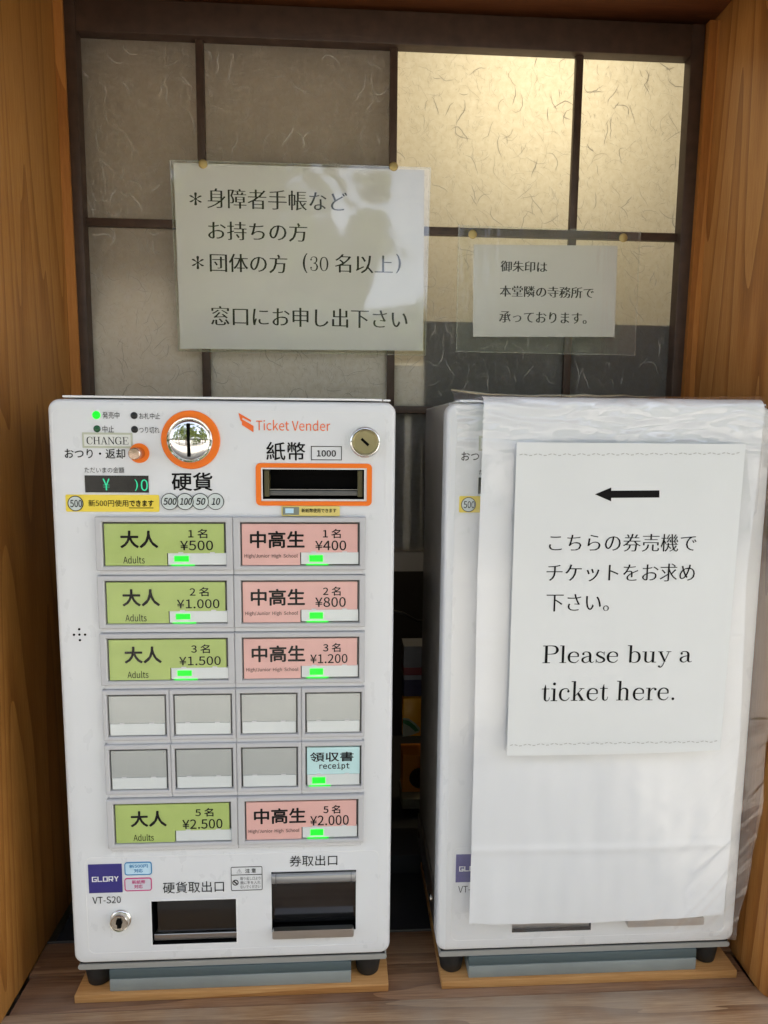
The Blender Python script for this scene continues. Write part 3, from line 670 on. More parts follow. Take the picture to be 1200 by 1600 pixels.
pink('¥', 160.5, 748, 171.5, 766, -.0009, M['digit'], ds, name='digit', style='light'); pink('0', 220, 749, 231, 767, -.0009, M['digit'], ds, name='digit'); pink(')', 210.5, 749, 215.5, 767, -.0009, M['digit'], ds, name='digit')
# change lever: orange ring and a steel stalk
x, z = at(218, 708)
lv = MB(); lv.ring(circ(x, z, .0088, 32), circ(x, z, .0052, 32), -.0012, 0); lvr = lv.build('return_lever', M['orange'], root, smooth=40)
MB().lathe((x, .001, z), [(.0001, 0), (.0053, 0)], 24).build('socket', M['black'], lvr)
MB().lathe((x, -.016, z), [(.0001, -.0008), (.0046, -.0006), (.0052, 0), (.0052, .015), (.0050, .017)], 32).build('lever', M['copper'], lvr, smooth=40)
# yellow note about the new coin
x0, x1, z0, z1 = pbox(103, 773, 249, 799.5)
ys = MB().prism(rrect(x0, x1, z0, z1, .0012, 3), -.0005, 0).build('yellow_sticker', M['yellow'], root)
x, z = at(118.5, 786.5); MB().prism(circ(x, z, .0066), -.0008, -.0005).build('coin_mark', M['coinface'], ys); MB().ring(circ(x, z, .0069), circ(x, z, .0063), -.0010, -.0005).build('coin_outline', K, ys)
pink('500', 109.5, 781, 128, 792.5, -.0011, K, ys, bold=.01); pink('新500円使用', 138, 781, 200.5, 791.5, -.0008, K, ys, bold=.006); pink('できます', 202, 781.5, 240, 791.5, -.0008, K, ys, bold=.03)
x0, x1, z0, z1 = pbox(202, 793, 240, 794); MB().box(x0, x1, -.0008, -.0005, z0, z1).build('underline', K, ys)
# coin inlet
x, z = at(298.3, 687.3)
ci = MB().lathe((x, 0, z), [(.0262, 0), (.0262, -.0012), (.0256, -.0018), (.0202, -.0018), (.0202, 0)], 64).build('coin_inlet', M['orange'], root, smooth=40)
ci2 = MB(); R_ = .0192; prof = [(.0203, -.0016), (.0203, -.0058), (.0197, -.0066), (.0187, -.0064), (.0182, -.0052)]
prof += [(.0182*math.cos(R(a)), -.0050-.0052*math.sin(R(a))) for a in range(4, 89, 6)]
ci2.lathe((x, 0, z), prof, 64); ci2.build('chrome_dome', M['chrome'], ci, smooth=50)
MB().box(x-.0014, x+.0014, -.0109, -.003, z-.0148, z+.0148, .0006).build('coin_slot', M['inside'], ci)
pink('硬貨', 268, 738, 332, 767, I, K, root, bold=.015)
for k, (u, s, a, b) in enumerate(((265.7, '500', 255, 276), (289.6, '100', 281, 300), (313.2, '50', 306, 321), (337, '10', 330.5, 344))):
    x, z = at(u, 783.5); y = -.0018+k*.0004
    cm = MB().prism(circ(x, z, .0073), y, y+.0002).build('coin_mark', M['coinface'], root); MB().ring(circ(x, z, .00765), circ(x, z, .0071), y-.0002, y).build('coin_outline', K, cm)
    pink(s, a, 778, b, 789, y-.0003, K, cm, bold=.02, shear=.18)
# brand mark and heading
def polypx(pts, y): return [at(u, v, y) for u, v in pts]
lg = MB(); lg.prism(polypx([(372.5, 645), (392, 656.3), (392, 659.5), (379, 652.5), (377.5, 659), (375.5, 656.5)], I), I, 0); lg.prism(polypx([(377.8, 654.8), (396, 665.5), (396, 675.5), (378, 664)], I), I, 0)
lg.build('ticket_mark', M['oprint'], root)
pink('Ticket Vender', 400, 656.5, 516, 673, I, M['oprint'], root)
pink('紙幣', 416, 690.5, 477, 719.5, I, K, root, bold=.008)
x0, x1, z0, z1 = pbox(486, 697, 534, 719)
nb = MB().ring([(x0, z0), (x1, z0), (x1, z1), (x0, z1)], [(x0+.0006, z0+.0006), (x1-.0006, z0+.0006), (x1-.0006, z1-.0006), (x0+.0006, z1-.0006)], I, 0).build('number_frame', K, root)
pink('1000', 495, 703.5, 525, 713.5, I, K, root, bold=.02)
# locks
def lock(u, v, r_, m, ang, plug):
    x, z = at(u, v)
    a = MB().lathe((x, 0, z), [(r_*1.17, 0), (r_*1.17, -.0012), (r_*1.06, -.0026), (r_*1.0, -.0028)], 48).build('key_lock', M['chrome'], root, smooth=50)
    MB().lathe((x, 0, z), [(r_, -.0027), (r_*.99, -.0062), (r_*.93, -.0070), (r_*.88, -.0068), (r_*.84, -.0060), (.0001, -.0058)], 48).build('cylinder', M[m], a, smooth=40)
    s = MB()
    ca, sa = math.cos(R(ang)), math.sin(R(ang))
    q = lambda px, pz: (x+px*ca-pz*sa, z+px*sa+pz*ca)
    if plug: s.prism([q(-.0018, -.0045), q(.0018, -.0045), q(.0018, -.001), q(.003, .0), q(.002, .0045), q(-.002, .0045), q(-.003, .0), q(-.0018, -.001)], -.0072, -.0055)
    else: s.prism([q(-.0048, -.0012), q(.0040, -.0012), q(.0040, .0012), q(-.0048, .0012)], -.0062, -.0055)
    s.build('keyhole', M['inside'], a)
    return x, z
lock(570.5, 691, .0122, 'brasslock', -42, False); lock(189.3, 1436, .0090, 'nickel', 0, True)
# banknote inlet
x0, x1, z0, z1 = pbox(400, 724, 581, 790)
nr = MB(); o_ = rrect(x0, x1, z0, z1, .0042, 6); i_ = rrect(x0+.0046, x1-.0046, z0+.0040, z1-.0040, .0006, 6); nr.ring(o_, i_, -.0012, 0)
bi = nr.build('banknote_inlet', M['orange'], root, smooth=40)
b = bill
def recess(parent, h, d, m, name='recess'):
    x0, x1, z0, z1 = h
    return MB().add([(x0, 0, z0), (x1, 0, z0), (x1, 0, z1), (x0, 0, z1), (x0, d, z0), (x1, d, z0), (x1, d, z1), (x0, d, z1)],
        [(0, 1, 5, 4), (1, 2, 6, 5), (2, 3, 7, 6), (3, 0, 4, 7), (4, 5, 6, 7)]).build(name, m, parent, fix=False)
recess(bi, b, .014, M['inside'])
MB().ring([(b[0]-.0012, b[2]-.0012), (b[1]+.0012, b[2]-.0012), (b[1]+.0012, b[3]+.0012), (b[0]-.0012, b[3]+.0012)], [(b[0], b[2]), (b[1], b[2]), (b[1], b[3]), (b[0], b[3])], -.0006, 0).build('opening_rim', M['decal'], bi)
MB().box(b[0]+.004, b[1]-.004, .003, .010, b[2]+.003, b[2]+.0075, .0006).build('note_guide', mat('grey_guide', (.10, .10, .095, 1), .35), bi, smooth=40)
MB().box(b[0]+.006, b[1]-.006, .0026, .0032, b[2]+.0085, b[2]+.0089).build('guide_edge', M['steel'], bi)
for sx in (b[0]+.0012, b[1]-.006): MB().box(sx, sx+.0045, .001, .012, b[2]+.002, b[3]-.001, .0005).build('side_guide', mat('olive_guide', (.07, .06, .02, 1), .3), bi)
x0, x1, z0, z1 = pbox(440, 790.5, 531, 806)
y2 = MB().prism(rrect(x0, x1, z0, z1, .001, 3), -.0016, -.0013).build('yellow_sticker', M['yellow2'], root)
x0, x1, z0, z1 = pbox(442, 792, 467.5, 804); MB().box(x0, x1, -.0019, -.0016, z0, z1).build('banknote_icon', M['note'], y2)
x0, x1, z0, z1 = pbox(446, 794, 459, 801.5); MB().box(x0, x1, -.0021, -.0019, z0, z1).build('banknote_icon', M['bluebg'], y2)
pink('新紙幣使用できます', 471, 794.5, 525.5, 801, -.0019, K, y2, bold=.015)
for du, dv in ((0, 0), (-.35, -8.5), (-8.5, .2), (8.8, 0), (.8, 8.6)):
    x, z = at(124.2+du, 991.6+dv); MB().prism(circ(x, z, .0011, 12), -.0003, 0).build('speaker_hole', M['inside'], root)

# ---- price buttons
KB = (.6294-.0052)/.6294                       # the blocks stand 5.2 mm proud of the door
kz = lambda z: 523.6+(z-523.6)*KB
kx = lambda x: 262.7+(x-262.7)*(KB*.35+.65)
rows = [kz(q) for q in (437.6, 383.0, 328.4, 274.0, 220.1, 165.4)]; RH = 41.0*KB
def mm(v): return v/1000
def button(x0, x1, zt, bx0, bx1, card, texts, window, led, last, name='price_button', hi=True):
    """x0..x1 recess, bx0..bx1 block, all in mm"""
    zb = zt-RH; B0, B1, T0, T1 = mm(bx0), mm(bx1), mm(zb-3.9), mm(zt+4.6)
    b = bpy.data.objects.new(name, None); b.empty_display_size = .01; col.objects.link(b); b.parent = root
    rx0, rx1, rz0, rz1 = mm(x0), mm(x1), mm(zb), mm(zt)
    f = MB(); o_ = [(B0, T0), (B1, T0), (B1, T1), (B0, T1)]; i_ = [(rx0, rz0), (rx1, rz0), (rx1, rz1), (rx0, rz1)]
    e = .0007; oo = [(B0+e, T0+e), (B1-e, T0+e), (B1-e, T1-e), (B0+e, T1-e)]; ii = [(rx0-e, rz0-e), (rx1+e, rz0-e), (rx1+e, rz1+e), (rx0-e, rz1+e)]
    y0 = -.0052
    loops = [[(x, 0, z) for x, z in o_], [(x, y0+.0007, z) for x, z in o_], [(x, y0, z) for x, z in oo], [(x, y0, z) for x, z in ii], [(x, y0+.0007, z) for x, z in i_], [(x, -.0006, z) for x, z in i_]]
    for a, c_ in zip(loops, loops[1:]): f.add(a+c_, [(k, (k+1) % 4, (k+1) % 4+4, k+4) for k in range(4)])
    f.build('surround', M['grey'], b)
    MB().box(rx0, rx1, -.0007, -.0003, rz0, rz1).build('back_plate', M['dark'], b)
    # card
    l, r_, t, bt = .0016, .0020, .0018, .0006
    if window: wx0, wx1, wz0, wz1 = [mm(q) for q in window]
    cy = -.0034
    if card in ('green', 'pink'):
        pts = [(rx0+l, rz0+bt), (wx0-.0010, rz0+bt), (wx0-.0010, wz1), (rx1-r_, wz1), (rx1-r_, rz1-t), (rx0+l, rz1-t)]
        MB().prism(pts, cy, -.0008).build('price_card', M[card], b)
    elif card:
        MB().box(rx0+l, rx1-l, cy, -.0008, wz1+.0003, rz1-t).build('price_card' if card == 'cyan' else 'blank_card', M[card], b)
        if card == 'blank':
            for px in (rx0+.0045, rx1-.0045): MB().lathe((px, cy, rz1-.0042), [(.0007, 0), (.0005, -.0004)], 10).build('stud', M['steel'], b)
    if window:
        MB().box(wx0, wx1, cy-.0002, -.0009, wz0, wz1, .0003).build('light_window', M['strip'], b)
        wl = wx1-wx0
        for fx in (.22, .76):
            MB().box(wx0+wl*fx-.0022, wx0+wl*fx+.0022, cy-.0004, cy, wz1-.0002, wz1+.0010).build('clip', M['ledge'], b)
    MB().sheet([(rx0+.0003, rz0+.0003), (rx1-.0003, rz0+.0003), (rx1-.0003, rz1-.0003), (rx0+.0003, rz1-.0003)], -.0046).build('clear_cap', M['acrylic'], b, fix=False)
    if led:
        lx0, lx1 = mm(led[0]), mm(led[1]); lz0, lz1 = mm(led[2]), mm(led[3])
        e_ = MB(); e_.box(lx0, lx1, cy-.0008, cy-.0002, lz0, lz1); e_.box(lx0-.003, lx1+.005, cy-.0006, cy+.001, wz0-.0007, wz0+.0002)  # thin second box glows in place of the light's reflection on the lip
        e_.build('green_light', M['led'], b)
    for s, a0, a1, c0, c1, k in texts:
        ink(s, mm(a0), mm(a1), mm(c0), mm(c1), cy-.0003, k.pop('m', K), b, **k)
    # ledge under the block
    MB().box(B0+(.002 if bx0 < 50 else 0), B1-(.002 if bx1 > 270 else 0), -.0022, 0, T0-.0046, T0-.0002, .0006).build('ledge', M['ledge'], b)
    MB().box(B0+(.0026 if bx0 < 50 else 0), B1-(.0026 if bx1 > 270 else 0), -.0006, 0, T0-.0054, T0-.0046).build('shade_strip', M['dark'], b)  # dark strip coloured as the shade under the ledge
    return b
def rel(u0, v0, u1, v1, zt=None):
    zt = rows[0] if zt is None else zt
    x0, x1, z0, z1 = pbox(u0, v0, u1, v1, -.0037); return x0*1000, x1*1000, z0*1000-zt, z1*1000-zt
adult = rel(187.5, 829, 247, 856.5); ad2 = rel(192.5, 869, 226, 880.5); cntL = rel(294, 826.5, 324, 841); cntR = rel(504.5, 826.5, 532.5, 841)
school = rel(390.5, 829.5, 476, 856.5); sc2 = rel(382, 865.5, 465, 873); 
winL = rel(262.5, 864.5, 354, 882.6); winR = rel(470.5, 863.2, 560, 881.5); ledL = rel(272.5, 868.8, 295, 877.3); ledR = rel(483.5, 867.5, 504.5, 877.4)
prL = {0: ('¥500', rel(281.5, 844.5, 333, 860)), 1: ('¥1.000', rel(276.5, 936.3, 343, 950.6, rows[1])), 2: ('¥1.500', rel(280, 1025.5, 345, 1039.5, rows[2])), 5: ('¥2.500', rel(285, 1280, 347.7, 1295, rows[5]))}
prR = {0: ('¥400', rel(492.5, 844.5, 541, 860)), 1: ('¥800', rel(492.5, 933, 540.3, 948.5, rows[1])), 2: ('¥1.200', rel(484.8, 1022, 543, 1036.3, rows[2])), 5: ('¥2.000', rel(484.8, 1274, 545, 1289.5, rows[5]))}
T = lambda s, q, zt, **k: (s, q[0], q[1], q[2]+zt, q[3]+zt, dict(k))
cnt = {0: '1 名', 1: '2 名', 2: '3 名', 5: '5 名'}
for i in (0, 1, 2, 5):
    zt = rows[i]; last = i == 5
    o = button(kx(44.5), kx(155.2), zt, kx(38.4), kx(161.3), 'green',
        [T('大人', adult, zt, bold=.026), T('Adults', ad2, zt, bold=0), T(cnt[i], cntL, zt, bold=.014), T(prL[i][0], prL[i][1], zt, bold=.008)],
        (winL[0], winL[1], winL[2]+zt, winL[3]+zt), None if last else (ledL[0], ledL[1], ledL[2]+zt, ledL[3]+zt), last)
    o['label'] = 'green adult ticket button for %s' % {0: 'one person, 500 yen', 1: 'two people, 1000 yen', 2: 'three people, 1500 yen', 5: 'five people, 2500 yen, light off'}[i]
    o = button(kx(168.0), kx(277.6), zt, kx(161.7), kx(283.0), 'pink',
        [T('中高生', school, zt, bold=.022), T('High/Junior  High  School', sc2, zt, bold=0), T(cnt[i], cntR, zt, bold=.014), T(prR[i][0], prR[i][1], zt, bold=.008)],
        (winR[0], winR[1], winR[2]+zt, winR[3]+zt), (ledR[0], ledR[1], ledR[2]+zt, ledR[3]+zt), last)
    o['label'] = 'pink school pupil ticket button for %s' % {0: 'one person, 400 yen', 1: 'two people, 800 yen', 2: 'three people, 1200 yen', 5: 'five people, 2000 yen'}[i]
smalls = [tuple(kx(q) for q in t_) for t_ in ((42.6, 96.9, 38.4, 99.8), (103.2, 158.0, 100.1, 161.3), (165.4, 219.5, 161.7, 222.9), (226.5, 280.2, 223.2, 283.0))]
for i in (3, 4):
    for j, (a, b_, c_, d) in enumerate(smalls):
        zt = rows[i]; win = (a+1.8, b_-1.8, zt-39.9, zt-28.6)
        if i == 4 and j == 3:
            l5 = rel(488, 1214.5, 508.3, 1223.7, zt)
            o = button(a, b_, zt, c_, d, 'cyan', [T('領収書', rel(484.5, 1175, 552.5, 1190, zt), zt, bold=.014), T('receipt', rel(499, 1191.8, 546, 1203.5, zt), zt, bold=.010, font=F_MONO)],
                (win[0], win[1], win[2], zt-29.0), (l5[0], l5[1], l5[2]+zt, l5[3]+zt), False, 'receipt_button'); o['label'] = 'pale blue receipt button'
        else: button(a, b_, zt, c_, d, 'blank', [], win, None, False, 'blank_button')

# ---- lower part of the door
pink('券取出口', 452.4, 1336.4, 527, 1353.2, I, K, root); pink('硬貨取出口', 254.5, 1377.3, 350, 1395, I, K, root)
x0, x1, z0, z1 = pbox(361, 1354, 410, 1391)
cs = MB().ring(rrect(x0, x1, z0, z1, .0014, 4), rrect(x0+.0005, x1-.0005, z0+.0005, z1-.0005, .001, 4), I, 0).build('caution_sticker', G_, root)
a0, a1, b0, b1 = pbox(361, 1366.2, 410, 1367); MB().box(a0+.0004, a1-.0004, I, 0, b0, b1).build('rule', G_, cs)
pink('⚠', 370, 1358, 377.5, 1364.5, I, G_, cs); pink('注 意', 383, 1357, 400, 1364, I, G_, cs, bold=.01)
x, z = at(368, 1379); MB().ring(circ(x, z, .0030, 24), circ(x, z, .0022, 24), I, 0).build('ban_mark', G_, cs)
MB().prism([(x-.0020, z+.0012), (x-.0012, z+.0020), (x+.0020, z-.0012), (x+.0012, z-.0020)], I-.0001, 0).build('ban_mark', G_, cs)
for s, v in (('取り出し口より', 1370), ('腕に手を入れ', 1376.5), ('ないでください', 1383)): pink(s, 375.5, v, 407, v+5, I, G_, cs)
x0, x1, z0, z1 = pbox(138.5, 1350, 191, 1394.5)
gl = MB().box(x0, x1, -.0005, 0, z0, z1).build('maker_badge', M['navy'], root)
# wide square-cut capitals of the badge
def badge():
    b = MB(); x0, x1, z0, z1 = pbox(144, 1369, 187, 1376.8); n = 5; cw = (x1-x0)/5; s = .00072; y0 = -.0008; y1 = -.0005; h = z1-z0; g = .0006
    def rr(a, b_, c_, d): b.box(a, b_, y0, y1, c_, d)
    L0 = [x0+cw*k for k in range(5)]; wq = cw-g*1.2
    a = L0[0]; rr(a, a+wq, z1-s, z1); rr(a, a+wq, z0, z0+s); rr(a, a+s*1.3, z0+s, z1-s); rr(a+wq-s*1.3, a+wq, z0+s, z0+h*.52); rr(a+wq*.5, a+wq-s*1.3, z0+h*.52-s, z0+h*.52)
    a = L0[1]; rr(a, a+s*1.3, z0+s, z1); rr(a, a+wq, z0, z0+s)
    a = L0[2]; rr(a, a+wq, z1-s, z1); rr(a, a+wq, z0, z0+s); rr(a, a+s*1.3, z0+s, z1-s); rr(a+wq-s*1.3, a+wq, z0+s, z1-s)
    a = L0[3]; rr(a, a+s*1.3, z0, z1-s); rr(a, a+wq, z1-s, z1); rr(a+wq-s*1.3, a+wq, z0+h*.45, z1-s); rr(a+s*1.3, a+wq, z0+h*.45-s, z0+h*.45)
    b.prism([(a+wq*.5, z0+h*.45-s), (a+wq*.5+s*1.4, z0+h*.45-s), (a+wq, z0), (a+wq-s*1.6, z0)], y0, y1)
    a = L0[4]; m_ = a+wq/2; b.prism([(a, z1), (a+s*1.6, z1), (m_+s*.7, z0+h*.5), (m_+s*.7, z0), (m_-s*.7, z0), (m_-s*.7, z0+h*.5)], y0, y1)
    b.prism([(a+wq-s*1.6, z1), (a+wq, z1), (m_+s*.72, z0+h*.48), (m_-s*.3, z0+h*.56)], y0-.00005, y1); b.build('lettering', M['whiteink'], gl)
badge()
for v0, c_, bg_, s1 in ((1346.5, 'blue', 'bluebg', '新500円'), (1371.3, 'magenta', 'magbg', '新紙幣')):
    x0, x1, z0, z1 = pbox(194.7, v0, 237.5, v0+20.3)
    st = MB().prism(rrect(x0+.0004, x1-.0004, z0+.0004, z1-.0004, .002, 4), -.0004, 0).build('small_sticker', M[bg_], root)
    MB().ring(rrect(x0, x1, z0, z1, .0026, 4), rrect(x0+.0009, x1-.0009, z0+.0009, z1-.0009, .0018, 4), -.0007, 0).build('outline', M[c_], st)
    pink(s1, 202 if c_ == 'blue' else 206, v0+4, 231 if c_ == 'blue' else 227, v0+9.8, -.0007, M[c_], st, bold=.015); pink('対応', 209.5, v0+11, 223, v0+17, -.0007, M[c_], st, bold=.015)
pink('VT-S20', 144.5, 1401, 188.7, 1411.7, I, K, root)
# coin tray
tr_ = recess(root, coin, .026, M['inside'], 'coin_tray')
MB().ring([(coin[0]-.0014, coin[2]-.0014), (coin[1]+.0014, coin[2]-.0014), (coin[1]+.0014, coin[3]+.0014), (coin[0]-.0014, coin[3]+.0014)],
          [(coin[0], coin[2]), (coin[1], coin[2]), (coin[1], coin[3]), (coin[0], coin[3])], -.0005, 0).build('rim', M['decal'], tr_)
MB().add([(coin[0]+.0008, .0035, coin[2]+.0016), (coin[1]-.0008, .0035, coin[2]+.0016), (coin[1]-.0008, .0030, coin[2]+.0078), (coin[0]+.0008, .0030, coin[2]+.0078), (coin[0]+.0008, .0034, coin[2]+.0083), (coin[1]-.0008, .0034, coin[2]+.0083), (coin[1]-.0008, .022, coin[2]+.0050), (coin[0]+.0008, .022, coin[2]+.0050)],
         [(0, 1, 2, 3), (3, 2, 5, 4), (4, 5, 6, 7)]).build('tray_lip', M['steel'], tr_, fix=False)
MB().box(coin[0]+.004, coin[1]-.002, .006, .007, coin[2]+.009, coin[3]-.001).build('flap', mat('smoked_flap', (.01, .009, .008, 1), .15, coat=.5), tr_)
# ticket outlet with its curved flap
tko = recess(root, tick, .02, M['inside'], 'ticket_outlet')
fl = MB(); seg = 14; zt_, zb_ = tick[3]-.0005, tick[2]+.0045
for k in range(seg+1):
    a = k/seg; zz = zt_+(zb_-zt_)*a; yy = .0030-.0052*math.cos(a*math.pi*.75)*(.9 if a < .4 else .9) - .001
    fl.v += [(tick[0]+.0005, yy+.002, zz), (tick[1]-.0005, yy+.002, zz)]
for k in range(seg): fl.f.append((2*k, 2*k+1, 2*k+3, 2*k+2))
fl.build('flap', mat('smoked_plastic', (.012, .012, .013, 1), .16, coat=.5), tko, smooth=60)
MB().box(tick[0], tick[1], -.004, .002, tick[3]-.0105, tick[3]-.001, .0018).build('hinge_bar', mat('grey_sheen', (.36, .37, .38, 1), .3, metal=.7), tko, smooth=50)
for sx in (tick[0]+.0045, tick[1]-.0050): MB().box(sx, sx+.0004, -.0043, 0, tick[3]-.0125, tick[3]-.001).build('hinge_line', M['black'], tko)
MB().prism(rrect(at(426.5, 1450)[0], at(552.5, 1450)[0], at(490, 1459)[1], at(490, 1446.5)[1], .0016, 3), -.006, 0).build('lip', M['steel'], tko, smooth=40)

# ---- second machine: a copy of the first with all its parts
def copy_tree(o, parent=None):
    c = o.copy(); col.objects.link(c); c.parent = parent
    for ch in o.children: copy_tree(ch, c)
    return c
X2 = .3571
r2 = copy_tree(root); r2.location = root.location+Vector((X2, 0, 0))
for ch in [c_ for c_ in r2.children if c_.name.startswith('speaker_hole')]: bpy.data.objects.remove(ch)      # hidden by the film's haze there
r2['label'] = 'white ticket machine wrapped in clear film under a white sheet, right of the pair'
# base boards under them
for x0, lab in ((.0, 'thin pine board under the uncovered ticket machine'), (.3625, 'thin pine board under the covered ticket machine')):
    tag(MB().box(x0+.0002, x0+.3088, -.0035, .19, SZ+.0004, -.0302, .0007).build('base_board', M['baseboard'], smooth=40), lab, 'board', 'boards under the machines')

# ------------------------------------------------------------------ cover on the right machine
def interp(tab, z):
    tab = sorted(tab)
    if z <= tab[0][0]: return tab[0][1]
    for (a, b), (c_, d) in zip(tab, tab[1:]):
        if z <= c_: return b+(d-b)*(z-a)/(c_-a)
    return tab[-1][1]
def edge(pts, Y): return [(at(u, v, Y)[1], at(u, v, Y)[0]) for u, v in pts]
def drape(nx, nz, left, right, ztop_front, zbot, y, back, amp, seed, name, m, extra=None, parent=None, toplift=None):
    """sheet hanging in front of the machine and folded back over its top edge"""
    mb = MB(); rr_ = .010; L_front = ztop_front-rr_-zbot; arc = math.pi/2*rr_; tot = L_front+arc+back
    for j in range(nz+1):
        s = j/nz; d = s*tot
        if d <= L_front: z, yy, nzv = zbot+d, y, 0
        elif d <= L_front+arc: a = (d-L_front)/rr_; z = ztop_front-rr_+rr_*math.sin(a); yy = y+rr_*(1-math.cos(a)); nzv = math.sin(a)
        else: z = ztop_front; yy = y+rr_+(d-L_front-arc); nzv = 1
        xl, xr = interp(left, z), interp(right, z)
        for i in range(nx+1):
            u = i/nx; x = xl+(xr-xl)*u; h = amp(x, z, u)
            zz = z
            if j == 0 and extra: zz = z+extra(u)
            elif extra: zz = z+extra(u)*max(0, 1-(z-zbot)/.12)
            if toplift: x, yy2, zz = toplift(x, yy, zz, u, nzv)
            else: yy2 = yy
            mb.v.append((x, yy2-h*(1-nzv), zz+h*nzv*.3))
    for j in range(nz):
        for i in range(nx):
            a = j*(nx+1)+i; mb.f.append((a, a+1, a+nx+2, a+nx+1))
    o = mb.build(name, m, parent, smooth=180, fix=False); return o
fb1 = lambda x, z, s, o=0: noise.noise(Vector((x*s+o, z*s*1.0, o)))
Ysh, Yfi, Yno = -.0128, -.0172, -.0225
def amp_sheet(x, z, u):
    crease = .0009*math.exp(-((z-.117)/.004)**2)+.0006*math.exp(-((z-.33)/.004)**2)
    v = .0016*fb1(x, z*.4, 16, 3)+.0009*fb1(x, z*.25, 60, 8)*(1 if z < .25 else .4)
    return v+crease+.005*math.exp(-((x-.437)**2+(z-.50)**2)/.00015)
left = edge([(756, 632), (752, 740), (746, 900), (740, 1200), (733, 1437)], Ysh); right = edge([(1194, 650), (1166, 900), (1156, 1150), (1143, 1290), (1131, 1424)], Ysh)
zb = at(900, 1438, Ysh)[1]
drape(90, 240, left, right, H+.0065, zb, Ysh, .06, amp_sheet, 1, 'cover_sheet', M['sheetmat'], extra=lambda u: -.0035*math.sin(u*math.pi)+.001*u)
tag(bpy.data.objects['cover_sheet'], 'plain white vinyl sheet hung over the front of the right machine', 'sheet')
def amp_film(x, z, u):
    band = 1/(1+math.exp(-(z-.512)/.003))
    v = .0014*fb1(x, z*.5, 10, 5)+.0002*fb1(x, z, 50, 1)
    r1 = 1-abs(noise.noise(Vector((x*13+2, z*62+x*9, 4)))*1.7); r2_ = 1-abs(noise.noise(Vector((x*38+2+z*30, z*110-x*20, 9)))*1.7)
    v += band*(.0042*max(0, r1-.3)/.7+.0016*max(0, r2_-.3)/.7)
    v += .0045*math.exp(-((z-.512+.002*math.sin(x*30))/.0014)**2)*(.5+.5*fb1(x, z, 20, 2))
    # loose folds near the right side and low on the sheet
    v += .004*max(0, (u-.93)/.07)*(.5+fb1(x*.2, z, 16, 7))
    d = (z-.15)-(x-.6)*1.1; v += .0010*max(0, 1-abs(noise.noise(Vector((d*40, x*6, 2))))*6)*max(0, (u-.6)/.4)*(1 if .02 < z < .25 else 0)
    return max(v, -.0022)
fl_l = edge([(714, 640), (708, 900), (701, 1200), (696, 1470)], Yfi); fl_r = edge([(1192, 640), (1204, 760), (1208, 1000), (1190, 1250), (1168, 1370), (1150, 1440), (1148, 1475)], Yfi)
zb2 = at(900, 1476, Yfi)[1]
def lift(x, yy, zz, u, nzv):
    k = max(0, 1-u/.10)*max(0, (zz-.535)/.02); return x-.004*k, yy+.004*k, zz+.0035*k
drape(170, 420, fl_l, fl_r, H+.0078, zb2, Yfi, .05, amp_film, 2, 'clear_film', M['bag'], extra=lambda u: .0008*math.sin(u*9), toplift=lift)
tag(bpy.data.objects['clear_film'], 'wrinkled clear plastic film wrapped round the right machine over the white sheet', 'plastic film')
# the notice
nx0, nz1 = at(808, 691, Yno); nx1 = at(1165, 695, Yno)[0]; nz0 = at(793, 1181, Yno)[1]
def nwarp(X, Y_, Z):
    t_ = (Z-nz0)/(nz1-nz0); s_ = (X-nx0)/(nx1-nx0)
    return X+(.5-t_)*-.000+(-.0042*(1-t_)*1.0*s_), Y_-.0015*math.sin(math.pi*t_)*0+.0012*math.sin(s_*5+t_*2)*.6-.0006*s_, Z-.0016*math.sin(s_*2.2)*(1-t_)+.0038*s_*s_*(1-t_)
nt_ = thing('notice', 'white notice with a black arrow reading Please buy a ticket here', 'notice', ((nx0+nx1)/2, Yno, nz0))
mb = MB(); n = 24
for j in range(n+1):
    for i in range(n+1): mb.v.append(nwarp(nx0+(nx1-nx0)*i/n, Yno, nz0+(nz1-nz0)*j/n))
for j in range(n):
    for i in range(n): a = j*(n+1)+i; mb.f.append((a, a+1, a+n+2, a+n+1))
mb.v += [(p[0], p[1]+.0008, p[2]) for p in mb.v[:]]; off = (n+1)**2
mb.f += [tuple(q+off for q in f[::-1]) for f in mb.f[:]]
for i in range(n):
    for a, b in ((i, i+1), (n*(n+1)+i+1, n*(n+1)+i)): mb.f.append((a, a+off, b+off, b))
    for a, b in (((i+1)*(n+1), i*(n+1)), (i*(n+1)+n, (i+1)*(n+1)+n)): mb.f.append((a, a+off, b+off, b))
mb.build('sheet', M['notice'], nt_, smooth=40)
YI = Yno-.0003
def npink(s, u0, v0, u1, v1, **k): return ink(s, *pbox(u0, v0, u1, v1, YI), YI, k.pop('m', K), nt_, warp=lambda a, b, c_: nwarp2(a, b, c_), **k)
def nwarp2(X, Y_, Z):
    # ink was placed from the photograph already, so only the depth follows the sheet
    t_ = (Z-nz0)/(nz1-nz0); s_ = (X-nx0)/(nx1-nx0); q = nwarp(X, Y_, Z); return X, q[1], Z
npink('こちらの券売機で', 858.3, 834, 1087.5, 861.7, style='light'); npink('チケットをお求め', 854.3, 880.5, 1085, 908.3, style='light'); npink('下さい。', 854, 928.3, 951.7, 955.5, style='light')
npink('Please buy a', 848.3, 1008, 1080.5, 1043.5, style='serif'); npink('ticket here.', 846.7, 1064, 1053.5, 1095, style='serif')
ar = MB(); ar.add([nwarp2(*((a, YI, b))) for a, b in [at(u, v, YI) for u, v in ((929.3, 772.3), (954.6, 783.3), (954.6, 777.9), (1029.5, 777.2), (1029.5, 766), (954.6, 766.6), (954.6, 761.7))]], [tuple(range(7))]); ar.build('arrow', K, nt_, fix=False)
